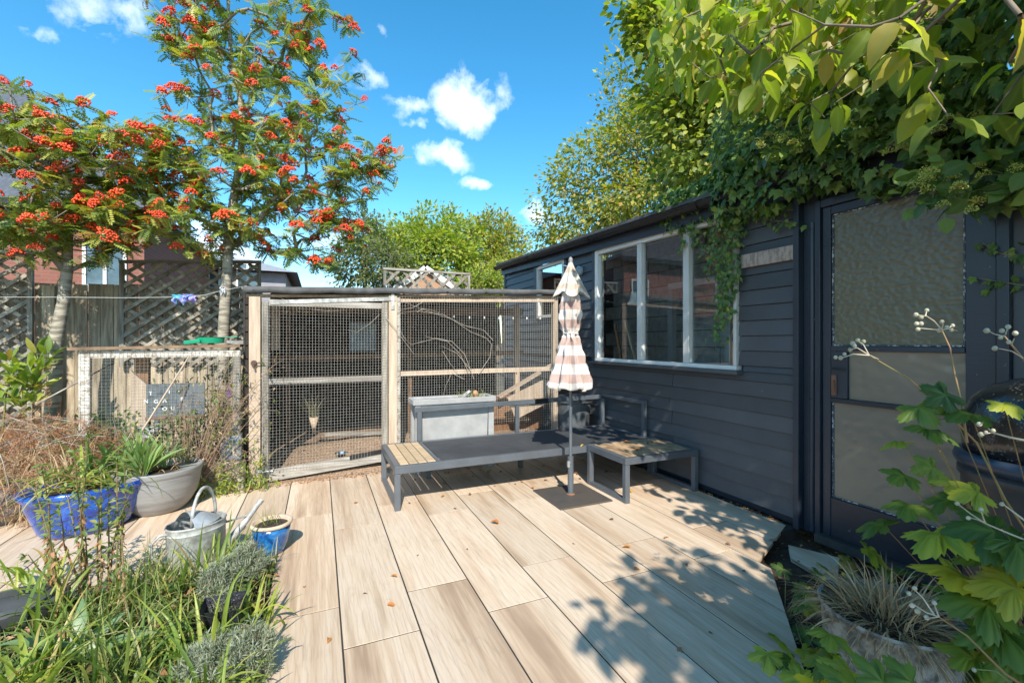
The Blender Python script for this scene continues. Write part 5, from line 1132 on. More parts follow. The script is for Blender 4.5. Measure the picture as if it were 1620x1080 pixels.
# ---------------- trees further off
def bigtree(name, label, base, h_trunk, ells, n_tw, per, tmpl, size, m, spread, seed, tr_r=.2, hollow=.55, bark=M_BROWNBARK, twig=M_TWIG, tipr=.006, rnd=None):
    global RN; RN = np.random.default_rng(seed)
    t = thing(name, label, 'tree', base); bx, by, bz = base
    c = np.mean([e[:3] for e in ells], axis=0)
    tp = [(bx, by, bz), (bx+.05, by, bz+h_trunk*.5), (bx+(c[0]-bx)*.3, by+(c[1]-by)*.3, bz+h_trunk), (c[0], c[1], c[2])]
    rr = [tr_r, tr_r*.85, tr_r*.7, tr_r*.3]
    T = blobs(n_tw, ells, hollow)
    arr, par_, r, tips, tn = grow(tp, rr, T, max(.2, size*2), tipr, wig=.06, up=.2)
    b = MB(); b.tube(tp, rr, 12, False); b.build('trunk', bark, t, smooth=True)
    branchmesh('branches', arr, par_, r, tn, twig, t, 4, rmin=tipr*.9)
    leaves_at('crown', arr[tips], m, t, tmpl, size, per, spread, out=c, down=.2)
    return t
def wp(px, py, d): return tuple(atD(px, py, d))
def E_(px, py, d, rx, rz, ry=None, w=None):
    q = atD(px, py, d); e = [q.x, q.y, q.z, rx, ry or rx, rz]; return tuple(e+([w] if w else []))
S = 703.0
bigtree('sycamore_tree', 'bright green rounded sycamore in the distance between the tall rowan and shed', (atD(690, 540, 24).x, atD(690, 540, 24).y, 0), 2.5,
        [E_(690, 362, 24, 1.5, 1.1), E_(655, 392, 23, 1.6, 1.4), E_(725, 385, 23.5, 1.5, 1.3), E_(688, 420, 22.5, 2.1, 1.6), E_(612, 372, 24, 1.0, .8, w=1.2)], 420, 34, T_SIMPLE, .20, L_SYC, .55, 41, .3)
bigtree('lime_tree', 'olive green tree right of the bright sycamore, touched with yellow', (atD(785, 540, 26).x, atD(785, 540, 26).y, 0), 2.5,
        [E_(778, 368, 26, 1.5, 1.15), E_(805, 395, 25, 1.2, 1.2), E_(765, 400, 25, 1.4, 1.5), E_(790, 440, 24.5, 2.1, 1.4)], 380, 34, T_SIMPLE, .19, L_MAPLE, .55, 42, .3)
bigtree('ash_tree', 'grey green feathery tree behind the right side of the tall rowan', (atD(570, 540, 21).x, atD(570, 540, 21).y, 0), 2.2,
        [E_(580, 372, 21, .9, .9), E_(555, 410, 21, 1.1, 1.1), E_(610, 420, 20, 1.2, 1.1)], 240, 30, T_SIMPLE, .15, leafmat('greyish_leaves', G((0, (.08, .11, .05)), (.6, (.15, .18, .07)), (1, (.22, .22, .09)))), .45, 43, .22)
bigtree('privet_bush', 'dense yellow green bush beside the far end of the shed roof', (atD(800, 540, 17).x, atD(800, 540, 17).y, 0), 1.0,
        [E_(795, 440, 17, .8, .55), E_(760, 445, 17, .7, .45), E_(825, 455, 16, .7, .5)], 160, 34, T_SIMPLE, .10, L_SYC, .28, 44, .12)
bigtree('field_maple', 'yellow tinged field maple rising behind the far end of the shed', (7.2, 9.6, 0), 2.2,
        [E_(905, 330, 11.5, 1.05, .95), E_(960, 270, 11.5, 1.3, 1.2), E_(985, 180, 11.5, .85, 1.0), E_(1040, 230, 11, 1.5, 1.5), E_(1030, 120, 11, 1.1, .9), E_(950, 370, 11, 1.6, .9), E_(1060, 340, 10.5, 1.8, 1.2), E_(1120, 200, 11, 1.6, 1.8)], 760, 36, T_SIMPLE, .115, L_MAPLE, .36, 45, .2, hollow=.45, twig=M_TWIGL, tipr=.004)
bigtree('hazel_tree', 'green round leaved hazel hanging over the shed roof behind the ivy', (6.2, 4.6, 0), 2.4,
        [E_(1130, 230, 5.8, .85, .75), E_(1100, 120, 5.8, .75, .75), E_(1060, 30, 5.8, .55, .6), E_(1200, 150, 5.6, .9, .9), E_(1010, 30, 6, .30, .35, w=.12), E_(1250, 60, 5.6, .9, .8), E_(1180, 300, 5.4, .7, .35), E_(1400, 120, 5.6, 1.1, 1.0)], 680, 26, T_ROUND, .085, L_HAZEL, .26, 46, .1, hollow=.35, tipr=.0028)

# ---------------- overhanging large-leaved tree
RN = np.random.default_rng(77)
dog = thing('dogwood_tree', 'overhanging tree with large drooping oval yellow green leaves at the top right', 'tree', (2.25, -1.3, -.1))
dt = [(2.25, -1.3, -.1), (2.2, -1.25, .9), (2.1, -1.1, 1.8), (1.95, -.8, 2.5), (1.8, -.3, 2.95), (1.75, .2, 3.05)]
dr_ = [.11, .10, .085, .065, .045, .03]
vis = [E_(1090, 20, 2.1, .26, .28), E_(1180, 50, 2.0, .34, .26), E_(1130, 110, 2.15, .22, .15), E_(1280, 30, 1.8, .34, .28), E_(1330, 120, 1.8, .26, .22), E_(1400, 20, 1.6, .34, .26), E_(1520, 60, 1.45, .32, .24), E_(1590, 110, 1.4, .26, .20), E_(1250, -80, 2.0, .6, .3), E_(1500, -60, 1.7, .5, .35)]
hid = [(1.88, -.12, 2.15, .30, .42, .28), (2.45, -.1, 2.9, .6, .8, .5), (.78, -1.75, 2.8, .60, .50, .4), (1.2, -2.15, 2.9, .45, .45, .4), (1.0, -2.2, 2.9, .6, .5, .4), (2.4, -1.5, 3.1, .7, .7, .5)]
Tv, Th = blobs(150, vis, .2), blobs(420, hid, .2)
arr, par_, r, tips, tn = grow(dt, dr_, np.concatenate([Tv, Th]), .10, .0021, sag=.06, wig=.08, up=.1)
b = MB(); b.tube(dt, dr_, 12, False); b.build('trunk', M_BROWNBARK, dog, smooth=True)
branchmesh('branches', arr, par_, r, tn, M_TWIG, dog, 6)
TP = arr[tips]
inview = np.array([min(np.linalg.norm(Tv-p, axis=1)) < .02 for p in TP])
leafm = []
for i in range(4):
    V, F, vn = t_leaf(.50+.06*i, 8, .10+.05*i, .18+.12*i, pt=.85)
    V[:, 2] += .018*np.sin(V[:, 1]*22)*np.abs(V[:, 0])*3; V[:, 0] += .05*np.sin(V[:, 1]*3)*(-1)**i
    leafm.append(rawmesh('leaf', V, F, L_DOG, np.full(len(V), .13*i), vn, True))
nl = 0
for p in TP[inview]:
    for k in range(2):
        if nl >= 298: break
        a = RN.uniform(0, 6.28); d = Vector((math.cos(a), math.sin(a), -RN.uniform(.35, 1.3))).normalized(); nrm = Vector((RN.normal()*.35+sd.x*.4, RN.normal()*.35+sd.y*.5, 1)).normalized()
        x = d.cross(nrm).normalized(); z = x.cross(d); s = RN.uniform(.08, .135)
        M = Matrix(((x.x, d.x, z.x, p[0]+d.x*.015), (x.y, d.y, z.y, p[1]+d.y*.015), (x.z, d.z, z.z, p[2]+d.z*.015), (0, 0, 0, 1))) @ Matrix.Scale(s, 4)
        o = bpy.data.objects.new('leaf', leafm[RN.integers(4)]); COL.objects.link(o); o.parent = dog; o.matrix_basis = Matrix.Translation(-origin(dog)) @ M; nl += 1
extra = blobs(260, [E_(1150, 40, 2.7, .5, .4), E_(1300, 60, 2.5, .6, .4), E_(1480, 40, 2.3, .6, .4), E_(1090, 60, 2.9, .3, .35), E_(1590, 150, 2.0, .3, .3)], .1)
leaves_at('further_leaves', extra, L_DOG, dog, t_leaf(.55, 5, .12, .3), .115, 4, .10, down=.8)
leaves_at('crown', TP[~inview], L_DOG, dog, t_leaf(.55, 4, .12, .3), .12, 16, .15, down=.7)

# ---------------- ivy on the shed
RN = np.random.default_rng(88)
ivy = thing('ivy', 'dark green ivy smothering the shed roof and eaves above the door', 'ivy', (3.0, 1.0, 2.4))
T_IVY = t_fan(ivy_outline(), .10, (0, .22))
T_IVYR = t_leaf(.8, 4, .10, .22, pt=.8)
def shell(ells, n, inner=.82):
    w = np.array([e[3]*e[4]+e[4]*e[5]+e[3]*e[5] for e in ells]); k = RN.choice(len(ells), n, p=w/w.sum()); E = np.array([e[:6] for e in ells])[k]
    u = rdir(n); P = E[:, :3]+u*E[:, 3:6]*(inner+(1.06-inner)*RN.random((n, 1)))
    keep = np.ones(n, bool)
    for e in ells:
        q = np.linalg.norm((P-np.array(e[:3]))/np.array(e[3:6]), axis=1); keep &= q > inner*.93
    return P[keep], unit(u/E[:, 3:6])[keep]
ie = [(3.0, y, 2.36+.02*math.sin(y*5), .30, .30, .17+.02*math.sin(y*7)) for y in (3.0, 2.75, 2.5)]
ie += [(2.98, y, 2.40+.03*math.sin(y*4), .38, .30, .27) for y in (2.25, 2.0, 1.75)]
ie += [(2.98, y, 2.50+.03*math.sin(y*4), .48, .32, .42) for y in (1.5, 1.25, 1.0)]
ie += [(2.90, y, 2.45, .55, .35, .62) for y in (.72, .4, .1, -.3)]
ie += [(3.35, y, 2.85, .5, .5, .45) for y in (2.4, 1.8, 1.2, .6)]+[*[(2.74, y_, 2.20+.03*math.sin(y_*9), .13, .20, .15+.05*math.sin(y_*6)) for y_ in (2.25, 1.95, 1.65, 1.35)], (2.75, .95, 2.05, .16, .20, .26), (2.70, .75, 2.1, .22, .2, .32)]
P, Nn = shell(ie, 21000); keep = (P[:, 0] < 3.5) & (P[:, 2] > 1.7) & ~((P[:, 0] > 2.80) & (P[:, 2] < 2.15)); P, Nn = P[keep], Nn[keep]
n = len(P); D = np.cross(Nn, RN.normal(size=(n, 3)))*.6+np.array([0, 0, -.9])+Nn*.35
scatter('leaves', T_IVY, P, frames(D, Nn+np.array([0, 0, .35])+RN.normal(size=(n, 3))*.28), .058*(.6+.75*RN.random(n)), L_IVY, ivy, None, 'stuff')
P2, N2 = shell(ie, 5000, .55); scatter('inner_leaves', T_SIMPLE, P2, frames(rdir(len(P2)), N2), .07, L_IVY, ivy, None, 'stuff')
b = MB()
for _ in range(46):
    i = RN.integers(len(P)); p = P[i]*.96+np.array([3.0, P[i][1], 2.4])*.04; q = P[i]+Nn[i]*.10+RN.normal(size=3)*.03; b.tube([p, (p+q)/2+RN.normal(size=3)*.02, q], [.004, .003, .002], 5, False)
b.build('stems', M_TWIG, ivy, kind='stuff')
# adult flowering shoots towards the camera: large glossy leaves and umbels
def umbelmesh():
    V = []; F = []; n = 46; off = 0
    U = unit(RN.normal(size=(n, 3))); U[:, 2] = np.abs(U[:, 2])*1.1-.25; U = unit(U)
    for u in U:
        V.append(ICO[0]*.11+u*1.0); F.append(ICO[1]+off); off += 12
        x = unit(np.cross(u, [0.3, .2, 1])); V.append(np.array([x*.02, -x*.02, u*.95-x*.02, u*.95+x*.02])); F.append(np.array([[off, off+1, off+2], [off, off+2, off+3]])); off += 4
    return rawmesh('umbel', np.concatenate(V), np.concatenate(F), M_UMBEL, None, None, True)
UM = umbelmesh()
shoots = [((1432, 292), 1.75, 3), ((1470, 262), 1.8, 4), ((1512, 300), 1.7, 3), ((1485, 305), 1.72, 3), ((1250, 170), 2.7, 7), ((1238, 215), 2.6, 9), ((1262, 232), 2.6, 8), ((1225, 245), 2.6, 5), ((1500, 170), 2.1, 6), ((1540, 165), 2.1, 5), ((1585, 262), 1.75, 3), ((1600, 290), 1.7, 2), ((1440, 215), 1.95, 4), ((1470, 190), 2.0, 4), ((1420, 110), 2.3, 4), ((1340, 150), 2.5, 3), ((1530, 110), 2.0, 4)]
bs = MB(); LP = []; 
for (px, py), d, k in shoots:
    c = atD(px, py, d); root = Vector((2.95, c.y+.05, c.z+.08)); j = (c+root)/2+Vector((0, 0, .03))
    bs.tube([root, j, c+Vector((.02, 0, -.02))], [.004, .003, .0022], 5, False)
    for i in range(k):
        q = c+Vector(RN.normal(size=3)*[.05, .06, .045]); s = RN.uniform(.018, .028)
        bs.tube([c+Vector((.03, 0, -.03)), q], [.0016, .0012], 4, False)
        M = Matrix.Translation(q) @ Matrix.Rotation(RN.uniform(-.9, .3), 4, 'Y') @ Matrix.Rotation(RN.uniform(0, 6), 4, 'Z') @ Matrix.Scale(s, 4)
        o = bpy.data.objects.new('umbel', UM); COL.objects.link(o); o.parent = ivy; o.matrix_basis = Matrix.Translation(-origin(ivy)) @ M
    for f in (.25, .5, .75, .95, 1.0, 1.0):
        LP.append(np.array(root.lerp(c, f))+RN.normal(size=3)*.03)
for px, py, d in [(1452, 345, 1.65), (1475, 360, 1.65), (1495, 345, 1.68), (1530, 335, 1.7), (1555, 340, 1.7), (1580, 350, 1.7), (1605, 330, 1.65), (1565, 300, 1.7), (1500, 320, 1.7), (1540, 310, 1.75), (1600, 200, 1.7), (1560, 230, 1.75), (1470, 270, 1.75), (1400, 255, 2.2), (1350, 240, 2.2)]: LP.append(np.array(atD(px, py, d)))
bs.build('flowering_shoots', M_STEMG, ivy, kind='stuff')
for i, p in enumerate(LP):
    pass
LPn = np.repeat(np.array(LP), 3, axis=0); n = len(LPn)
D = RN.normal(size=(n, 3))+np.array([-.5, -.1, -.5]); lm = rawmesh('leaf', T_IVYR[0], T_IVYR[1], L_IVY, np.full(len(T_IVYR[0]), .6), T_IVYR[2], True)
R_ = frames(D, np.array([-.4, -.5, .9])+RN.normal(size=(n, 3))*.45)
for i in range(min(n, 290)):
    M = Matrix([[*R_[i][0], LPn[i][0]+RN.normal()*.02], [*R_[i][1], LPn[i][1]+RN.normal()*.02], [*R_[i][2], LPn[i][2]+RN.normal()*.02], [0, 0, 0, 1]]) @ Matrix.Scale(RN.uniform(.05, .085), 4)
    o = bpy.data.objects.new('leaf', lm); COL.objects.link(o); o.parent = ivy; o.matrix_basis = Matrix.Translation(-origin(ivy)) @ M
def strand(par_, pts, m_leaf=L_IVY, size=.035, step=.012, nm='strand', spread=.025, tmpl=T_IVY, face=(-1, 0, .25)):
    pts = [Vector(p) for p in pts]; P = []
    for a, c in zip(pts[:-1], pts[1:]):
        k = max(1, int((c-a).length/step))
        for i in range(k): P.append(np.array(a.lerp(c, i/k))+RN.normal(size=3)*[spread*.35, spread, spread])
    P = np.array(P); n = len(P); b = MB(); b.tube(pts, .002, 5, False); b.build('stem', M_TWIG, par_)
    scatter('leaves', tmpl, P, frames(np.array([0, 0, -1.])+RN.normal(size=(n, 3))*.5, np.array(face, float)+RN.normal(size=(n, 3))*.35), size*(.6+.8*RN.random(n)), m_leaf, par_, None, 'stuff')
iv2 = thing('ivy', 'ivy curtain trailing down over the right pane of the shed window', 'ivy', (2.78, 2.5, 2.2))
def ww(px, py, x=2.79): return tuple(atX(px, py, x))
for pts in ([(1150, 330), (1152, 400), (1145, 470), (1135, 520)], [(1160, 330), (1162, 390), (1158, 450), (1150, 500)], [(1120, 345), (1140, 380), (1150, 430), (1140, 500), (1128, 535), (1150, 540)], [(1090, 352), (1100, 385), (1130, 400), (1150, 420)], [(1140, 340), (1125, 400), (1120, 440)], [(1165, 340), (1168, 370), (1160, 420), (1155, 470)], [(1045, 360), (1085, 352), (1130, 345), (1170, 335)], [(1170, 330), (1200, 345), (1235, 350), (1262, 355)], [(1180, 320), (1215, 330), (1255, 332)], [(1150, 360), (1140, 440), (1145, 510)], [(1075, 355), (1082, 385), (1078, 400)]):
    strand(iv2, [ww(x, y, 2.77+.015*RN.random()) for x, y in pts], size=.038, step=.0115, spread=.030)
iv3 = thing('ivy', 'two short ivy trails crossing the dark boards right of the door', 'ivy', (2.8, .9, 1.7))
for pts in ([(1555, 385), (1580, 400), (1600, 405), (1640, 415)], [(1548, 440), (1580, 445), (1610, 450), (1650, 455)]):
    strand(iv3, [ww(x, y, 2.80) for x, y in pts], size=.035, step=.012, spread=.022)
# litter of leaves along the roof edge
# ================================================================== left bed
RN = np.random.default_rng(101)
def bladeclump(name, label, cat, c, n, L, W, droop, m, rad=.05, lean=.45, fold=.3, seg=7, group=None, twist=.3, base=None, part='blade_tuft', face=None):
    t = thing(name, label, cat, (c[0], c[1], c[2]), group) if base is None else base
    P = np.array(c)+RN.normal(size=(n, 3))*[rad, rad, .004]; a = RN.random(n)*6.28; l = lean*RN.random(n)**.6
    D = np.stack([np.cos(a)*l, np.sin(a)*l, np.ones(n)], -1)
    if face is not None: D += np.array(face)*RN.random((n, 1))
    ribbons(part, P, D, L*(.6+.6*RN.random(n)), W*(.7+.6*RN.random(n)), droop*(.3+1.1*RN.random(n)), m, t, seg, kind='stuff', fold=fold, twist=twist)
    return t
# ground cover as one uncountable mass
n = 3400; X = RN.uniform(-1.75, -.215, n); Y = RN.uniform(1.25, 2.72, n); k = (X > -.56*Y-.25); X, Y = X[k], Y[k]; n = len(X)
P = np.stack([X, Y, np.full(n, -.01)], -1); D = RN.normal(size=(n, 3))*[.45, .45, 0]+[0, 0, 1]
ribbons('bed_grass', P, D, .05+.16*RN.random(n)**1.5, .004+.004*RN.random(n), .4+1.6*RN.random(n), L_GRASS, None, 5, kind='stuff', twist=.5)
bpy.data.objects['bed_grass']['label'] = 'fine mixed grass and weeds filling the left garden bed'; bpy.data.objects['bed_grass']['category'] = 'grass'
n = 2600; X = RN.uniform(-1.7, -.215, n); Y = RN.uniform(1.3, 2.70, n); k = (X > -.56*Y-.25); X, Y = X[k], Y[k]; n = len(X)
P = np.stack([X, Y, .01+.07*RN.random(n)], -1)
o = scatter('ground_cover', t_leaf(.45, 3, .1, .2), P, frames(rdir(n)*[1, 1, .4], np.array([0, 0, 1.])+RN.normal(size=(n, 3))*.4), .018+.03*RN.random(n), leafmat('low_weeds', G((0, (.05, .10, .02)), (.6, (.11, .17, .035)), (.85, (.18, .19, .06)), (1, (.26, .15, .08)))), None, None, 'stuff', label='low leafy weeds and litter between the clumps of the left bed', cat='ground cover')
n = 900; P = np.stack([RN.uniform(-1.6, -.21, n), RN.uniform(1.3, 2.70, n), .0+.04*RN.random(n)], -1)
scatter('dry_litter', t_leaf(.5, 2, .2, .3), P, frames(rdir(n)*[1, 1, .3], np.array([0, 0, 1.])+RN.normal(size=(n, 3))*.4), .02+.03*RN.random(n), L_RUST, None, None, 'stuff', label='dry brown leaf litter on the soil of the left bed', cat='leaf litter')
def bg(px, py): q = gnd(px, py, .0); return (q.x, q.y, 0.0)
for lab, px, py, nn, L, W, dr, m, ln in (
    ('yellow green strappy clump leaning before the watering can', 312, 935, 16, .30, .015, 1.3, L_BLADE, .6),
    ('strappy clump arching at the foot of the can spout', 355, 905, 20, .30, .013, 1.6, L_BLADE, .6),
    ('low bright clump spilling over the deck edge at the middle of the bed', 415, 985, 16, .22, .017, 1.9, L_BLADE, .8),
    ('long arching yellow clump in the centre foreground of the bed', 300, 1055, 40, .33, .014, 2.2, L_BLADE, .75),
    ('yellow green clump at the bottom right corner of the bed', 330, 1130, 34, .28, .014, 2.2, L_BLADE, .7),
    ('bright yellow green clump in the bottom left corner', 35, 1120, 40, .34, .019, 2.2, L_BLADE, .6),
    ('loose clump of narrow leaves between the tall brown stems and lid', 75, 985, 26, .30, .014, 1.6, L_BLADE, .7),
    ('green arching clump left of the tall brown stems', 55, 930, 22, .28, .016, 1.9, L_BLADE, .8),
    ('dense grassy tuft in the centre of the bed', 215, 960, 70, .26, .006, 1.4, L_GRASS, .6),
    ('fine dark green tuft behind the centre of the bed', 250, 920, 90, .24, .004, 1.3, L_GRASS, .6),
    ('fine tuft left of the lavender', 285, 935, 70, .22, .004, 1.3, L_GRASS, .7),
    ('arching grass tuft at the bottom centre', 190, 1090, 60, .34, .009, 1.7, L_GRASS, .7),
    ('grass tuft below the grey lid', 110, 1060, 46, .32, .009, 1.7, L_GRASS, .7)):
    c = bg(px, py); bladeclump('strappy_plant' if W > .01 else 'grass_tuft', lab, 'plant', c, nn, L, W, dr, m, .05, ln)
# broad pale leaves
bl = thing('broad_leaf_plant', 'plant with a few broad smooth blue green leaves near the bottom left', 'plant', bg(125, 1060))
for i, (a, L, w, dr) in enumerate((((-.8, .1, .75), .26, .045, .9), ((-.15, .5, 1.0), .22, .04, .8), ((.9, .05, .35), .26, .045, .6), ((.5, .5, .8), .18, .035, .8), ((-.9, -.3, .4), .22, .04, .7))):
    ribbons('leaf', np.array([bg(125, 1060)])+[0, 0, .04], np.array([a]), np.array([L]), np.array([w*1.5]), np.array([dr]), L_PALE, bl, 9, fold=.2, tipw=.1)
# lavenders
def lavender(label, c, R_, H_, n):
    t = thing('lavender', label, 'plant', c); a = RN.random(n)*6.28; q = np.sqrt(RN.random(n))
    B = np.array(c)+np.stack([np.cos(a)*q*.05, np.sin(a)*q*.05, 0*a], -1)
    T = np.array(c)+np.stack([np.cos(a)*q*R_, np.sin(a)*q*R_, H_*(1.05-.55*q**2)*(.7+.4*RN.random(n))], -1)
    b = MB(); LPs = []; DD = []
    for p, e in zip(B, T):
        b.tube([p, (p+e)/2+RN.normal(size=3)*.012, e], [.0018, .0015, .0009], 3, False)
        for f in np.linspace(.35, 1.0, 9):
            for k in range(5):
                LPs.append(p+(e-p)*f); d = unit(RN.normal(size=3))+unit(e-p)*.9; DD.append(d)
    b.build('stems', M_TWIGL, t, kind='stuff')
    LPs = np.array(LPs); DD = np.array(DD); m_ = len(LPs)
    scatter('needles', t_leaf(.13, 2, .1, .05), LPs, frames(DD, np.array([0, 0, 1.])+RN.normal(size=(m_, 3))*.4), .018+.016*RN.random(m_), L_LAV, t, None, 'stuff')
for lab, px, py, R_, H_, n in (('silvery lavender bush beside the small blue pot', 388, 925, .11, .20, 120), ('silvery lavender mound left of the one by the blue pot', 345, 945, .09, .16, 90), ('grey lavender bush at the bottom edge by the black pot', 395, 1075, .09, .19, 110), ('grey lavender at the very bottom right of the bed', 335, 1085, .10, .17, 100), ('small lavender tuft in the middle of the bed', 355, 985, .06, .12, 50)):
    lavender(lab, bg(px, py), R_, H_, n)
# tall brown stems with small leaves
tall = thing('tall_perennial', 'stand of tall brown stemmed perennials with small green leaves in front of the blue pot', 'plant', bg(160, 960))
b = MB(); LQ = []; LD = []; SQ = []
tops = [(118, 715), (140, 690), (158, 745), (52, 770), (60, 800), (95, 800), (105, 770), (185, 720), (200, 730), (205, 780), (80, 830), (40, 880), (150, 790), (172, 770), (128, 760), (66, 735), (190, 800)]
for i, (px, py) in enumerate(tops):
    base_ = np.array(bg(px*.72+50+RN.normal()*12, 950+RN.normal()*14)); dd = 2.02+.12*RN.normal(); T = np.array(atD(px, py, max(1.8, min(2.35, dd)))); mid = (base_+T)/2+RN.normal(size=3)*[.02, .02, 0]
    pts = [base_+(mid-base_)*f for f in (0, .5, 1)]+[mid+(T-mid)*f for f in (.5, 1)]; pts = [p+RN.normal(size=3)*.004 for p in pts]
    b.tube(pts, [.0042, .004, .0034, .0028, .0014], 6, False)
    L_ = np.linalg.norm(T-base_); K = int(L_/.022)
    for k in range(K):
        f = k/K; p = base_+(T-base_)*f+(mid-(base_+T)/2)*4*f*(1-f)
        dry = f < .55
        for s_ in range(2): (SQ if dry and RN.random() < .75 else LQ).append((p, unit(RN.normal(size=3)*[1, 1, .4]+[0, 0, (-.9 if dry else .5)])))
    for s_ in range(7): LQ.append((T, unit(RN.normal(size=3)*[1, 1, .5]+[0, 0, .5])))
b.build('stems', simple('brown_plant_stem', (.20, .12, .06), (.14, .13, .04), .7, scale=20), tall, kind='stuff')
for nm, Q, m_, sz in (('leaves', LQ, leafmat('small_grey_green', G((0, (.10, .16, .045)), (.7, (.19, .25, .07)), (1, (.30, .30, .09)))), .035), ('dry_leaves', SQ, L_RUST, .026)):
    PP = np.array([q[0] for q in Q]); DDq = np.array([q[1] for q in Q]); k = len(PP)
    scatter(nm, t_leaf(.42, 3, .2, .35), PP, frames(DDq, np.array([0, 0, 1.])+RN.normal(size=(k, 3))*.4), sz*(.5+.8*RN.random(k)), m_, tall, None, 'stuff')
# weeds in the small pot
t = thing('seedling', 'wispy seedling in the small azure pot', 'plant', (-.25, 2.88, .16)); n = 26
ribbons('stems', np.array([-.25, 2.88, .16])+RN.normal(size=(n, 3))*[.03, .03, .002], RN.normal(size=(n, 3))*[.35, .35, 0]+[-.2, 0, 1], RN.uniform(.04, .13, n), .003, RN.uniform(.2, 1.5, n), L_BLADE, t, 5, kind='stuff')
# ================================================================== pots' plants
iris = thing('iris', 'pale green iris fans in the grey bowl pot', 'plant', (-1.05, 3.92, .28))
for j in range(9):
    a0 = RN.uniform(0, 3.14); c = np.array([-1.05+RN.uniform(-.15, .15), 3.90+RN.uniform(-.13, .13), .28]); ax_ = np.array([math.cos(a0), math.sin(a0)*.4, 0]); n = 7
    sp_ = np.linspace(-.85, .85, n)+RN.normal(size=n)*.08; D = ax_[None]*sp_[:, None]+np.array([0, 0, 1.])+RN.normal(size=(n, 3))*.05
    ribbons('fan', c+ax_[None]*sp_[:, None]*.02, D, .20+.12*RN.random(n), .036+.014*RN.random(n), .2+.7*RN.random(n), L_IRIS, iris, 7, fold=.15, tipw=.05)
bladeclump('x', '', '', (-1.05, 3.92, .29), 26, .16, .014, 1.6, L_STRAW, .13, .9, base=iris, part='dry_leaves')
st = thing('strappy_plant', 'long drooping strap leaves filling and spilling from the blue oval pot', 'plant', (-1.33, 3.74, .27))
bladeclump('x', '', '', (-1.27, 3.82, .27), 20, .30, .034, .9, leafmat('deep_strap', G((0, (.05, .11, .03)), (.6, (.11, .19, .05)), (1, (.26, .28, .07))), .38), .05, .55, base=st, part='leaves')
bladeclump('x', '', '', (-1.30, 3.72, .27), 40, .42, .022, 2.4, L_BLADE, .08, .9, base=st, part='leaves', face=(-.9, -.3, -.2))
bladeclump('x', '', '', (-1.45, 3.68, .27), 60, .40, .008, 2.2, L_STRAW, .10, .9, base=st, part='dry_leaves', face=(-.5, -.3, 0))
# dead fern heap
RN = np.random.default_rng(131)
fern = thing('dead_fern', 'heap of rust brown dead fern and twigs behind the blue oval pot', 'plant', (-1.95, 4.15, 0))
n = 900; a = RN.random(n)*6.28; q = np.sqrt(RN.random(n)); P = np.array([-1.86, 4.2, .0])+np.stack([np.cos(a)*q*.52, np.sin(a)*q*.30, RN.random(n)*.76*(1-.45*q)], -1)
D = RN.normal(size=(n, 3))*[.8, .8, .5]+np.stack([np.cos(a), np.sin(a), .1+0*a], -1)*.7
ribbons('stalks', P, D, .12+.25*RN.random(n), .003+.003*RN.random(n), 1.0+2.2*RN.random(n), L_STRAW, fern, 6, kind='stuff')
n = 2300; a = RN.random(n)*6.28; q = np.sqrt(RN.random(n)); P = np.array([-1.86, 4.2, .03])+np.stack([np.cos(a)*q*.54, np.sin(a)*q*.32, RN.random(n)*.80*(1-.4*q)], -1)
scatter('fronds', t_pinnate(7, .17, .035, .5), P, frames(rdir(n)*[1, 1, .6]+np.array([0, 0, -.2]), rdir(n)+np.array([0, -.3, .7])), .06+.10*RN.random(n), L_RUST, fern, None, 'stuff')
b = MB()
for _ in range(55):
    p = np.array([-1.9+RN.normal()*.3, 4.15+RN.normal()*.15, .45+.2*RN.random()]); d = unit(RN.normal(size=3)*[1, .5, .35]); L = RN.uniform(.15, .45)
    b.tube([p, p+d*L*.5+RN.normal(size=3)*.04, p+d*L+[0, 0, -.05]], [.004, .003, .0018], 5, False)
b.build('twigs', M_TWIGL, fern, kind='stuff')
sh = thing('laurel_shrub', 'young green shrub with pointed leaves before the left trellis', 'shrub', (-2.35, 4.9, 0))
arr, par_, r, tips, tn = grow([(-2.35, 4.9, 0), (-2.33, 4.9, .5), (-2.3, 4.88, .8)], [.012, .01, .006], blobs(26, [tuple(atY(45, 590, 4.9))+(.14, .12, .16), tuple(atY(25, 620, 4.8))+(.16, .12, .16), tuple(atY(60, 570, 4.9))+(.08, .1, .08)]), .08, .0022)
branchmesh('branches', arr, par_, r, 1, M_STEMG, sh, 5); leaves_at('leaves', arr[tips], L_BLADE, sh, t_leaf(.30, 4, .15, .15), .12, 6, .03, down=-.9, kind='stuff')
# shrub and twigs growing through the low run
RN = np.random.default_rng(151)
bd = thing('butterfly_bush', 'straggly half dry bush arching in front of the low run and gate post', 'shrub', (-.88, 4.15, 0))
b = MB(); tipsP = []
root = np.array([-.90, 4.14, .0])
for i in range(46):
    e = np.array(atY(RN.uniform(285, 425), RN.uniform(560, 740), 4.10+RN.normal()*.07)); m1 = root+(e-root)*.45+np.array([-.02, 0, .08])+RN.normal(size=3)*.05
    pts = [root+RN.normal(size=3)*[.03, .02, 0], m1, e]; P3 = [np.array(pts[0])*(1-t)**2+2*m1*t*(1-t)+e*t*t for t in np.linspace(0, 1, 8)]
    b.tube(P3, list(np.linspace(.0045, .0012, 8)), 5, False); tipsP += P3[3:]
    for k in range(5):
        s0 = P3[RN.integers(3, 8)]; d = unit(RN.normal(size=3)*[1, .4, .8]); L = RN.uniform(.05, .17); b.tube([s0, s0+d*L*.5+RN.normal(size=3)*.012, s0+d*L], [.0016, .0013, .0008], 4, False); tipsP.append(s0+d*L)
b.build('branches', simple('reddish_brown_twigs', (.34, .22, .15), (.20, .13, .09), .75, scale=20), bd, kind='stuff')
tipsP = np.array(tipsP)
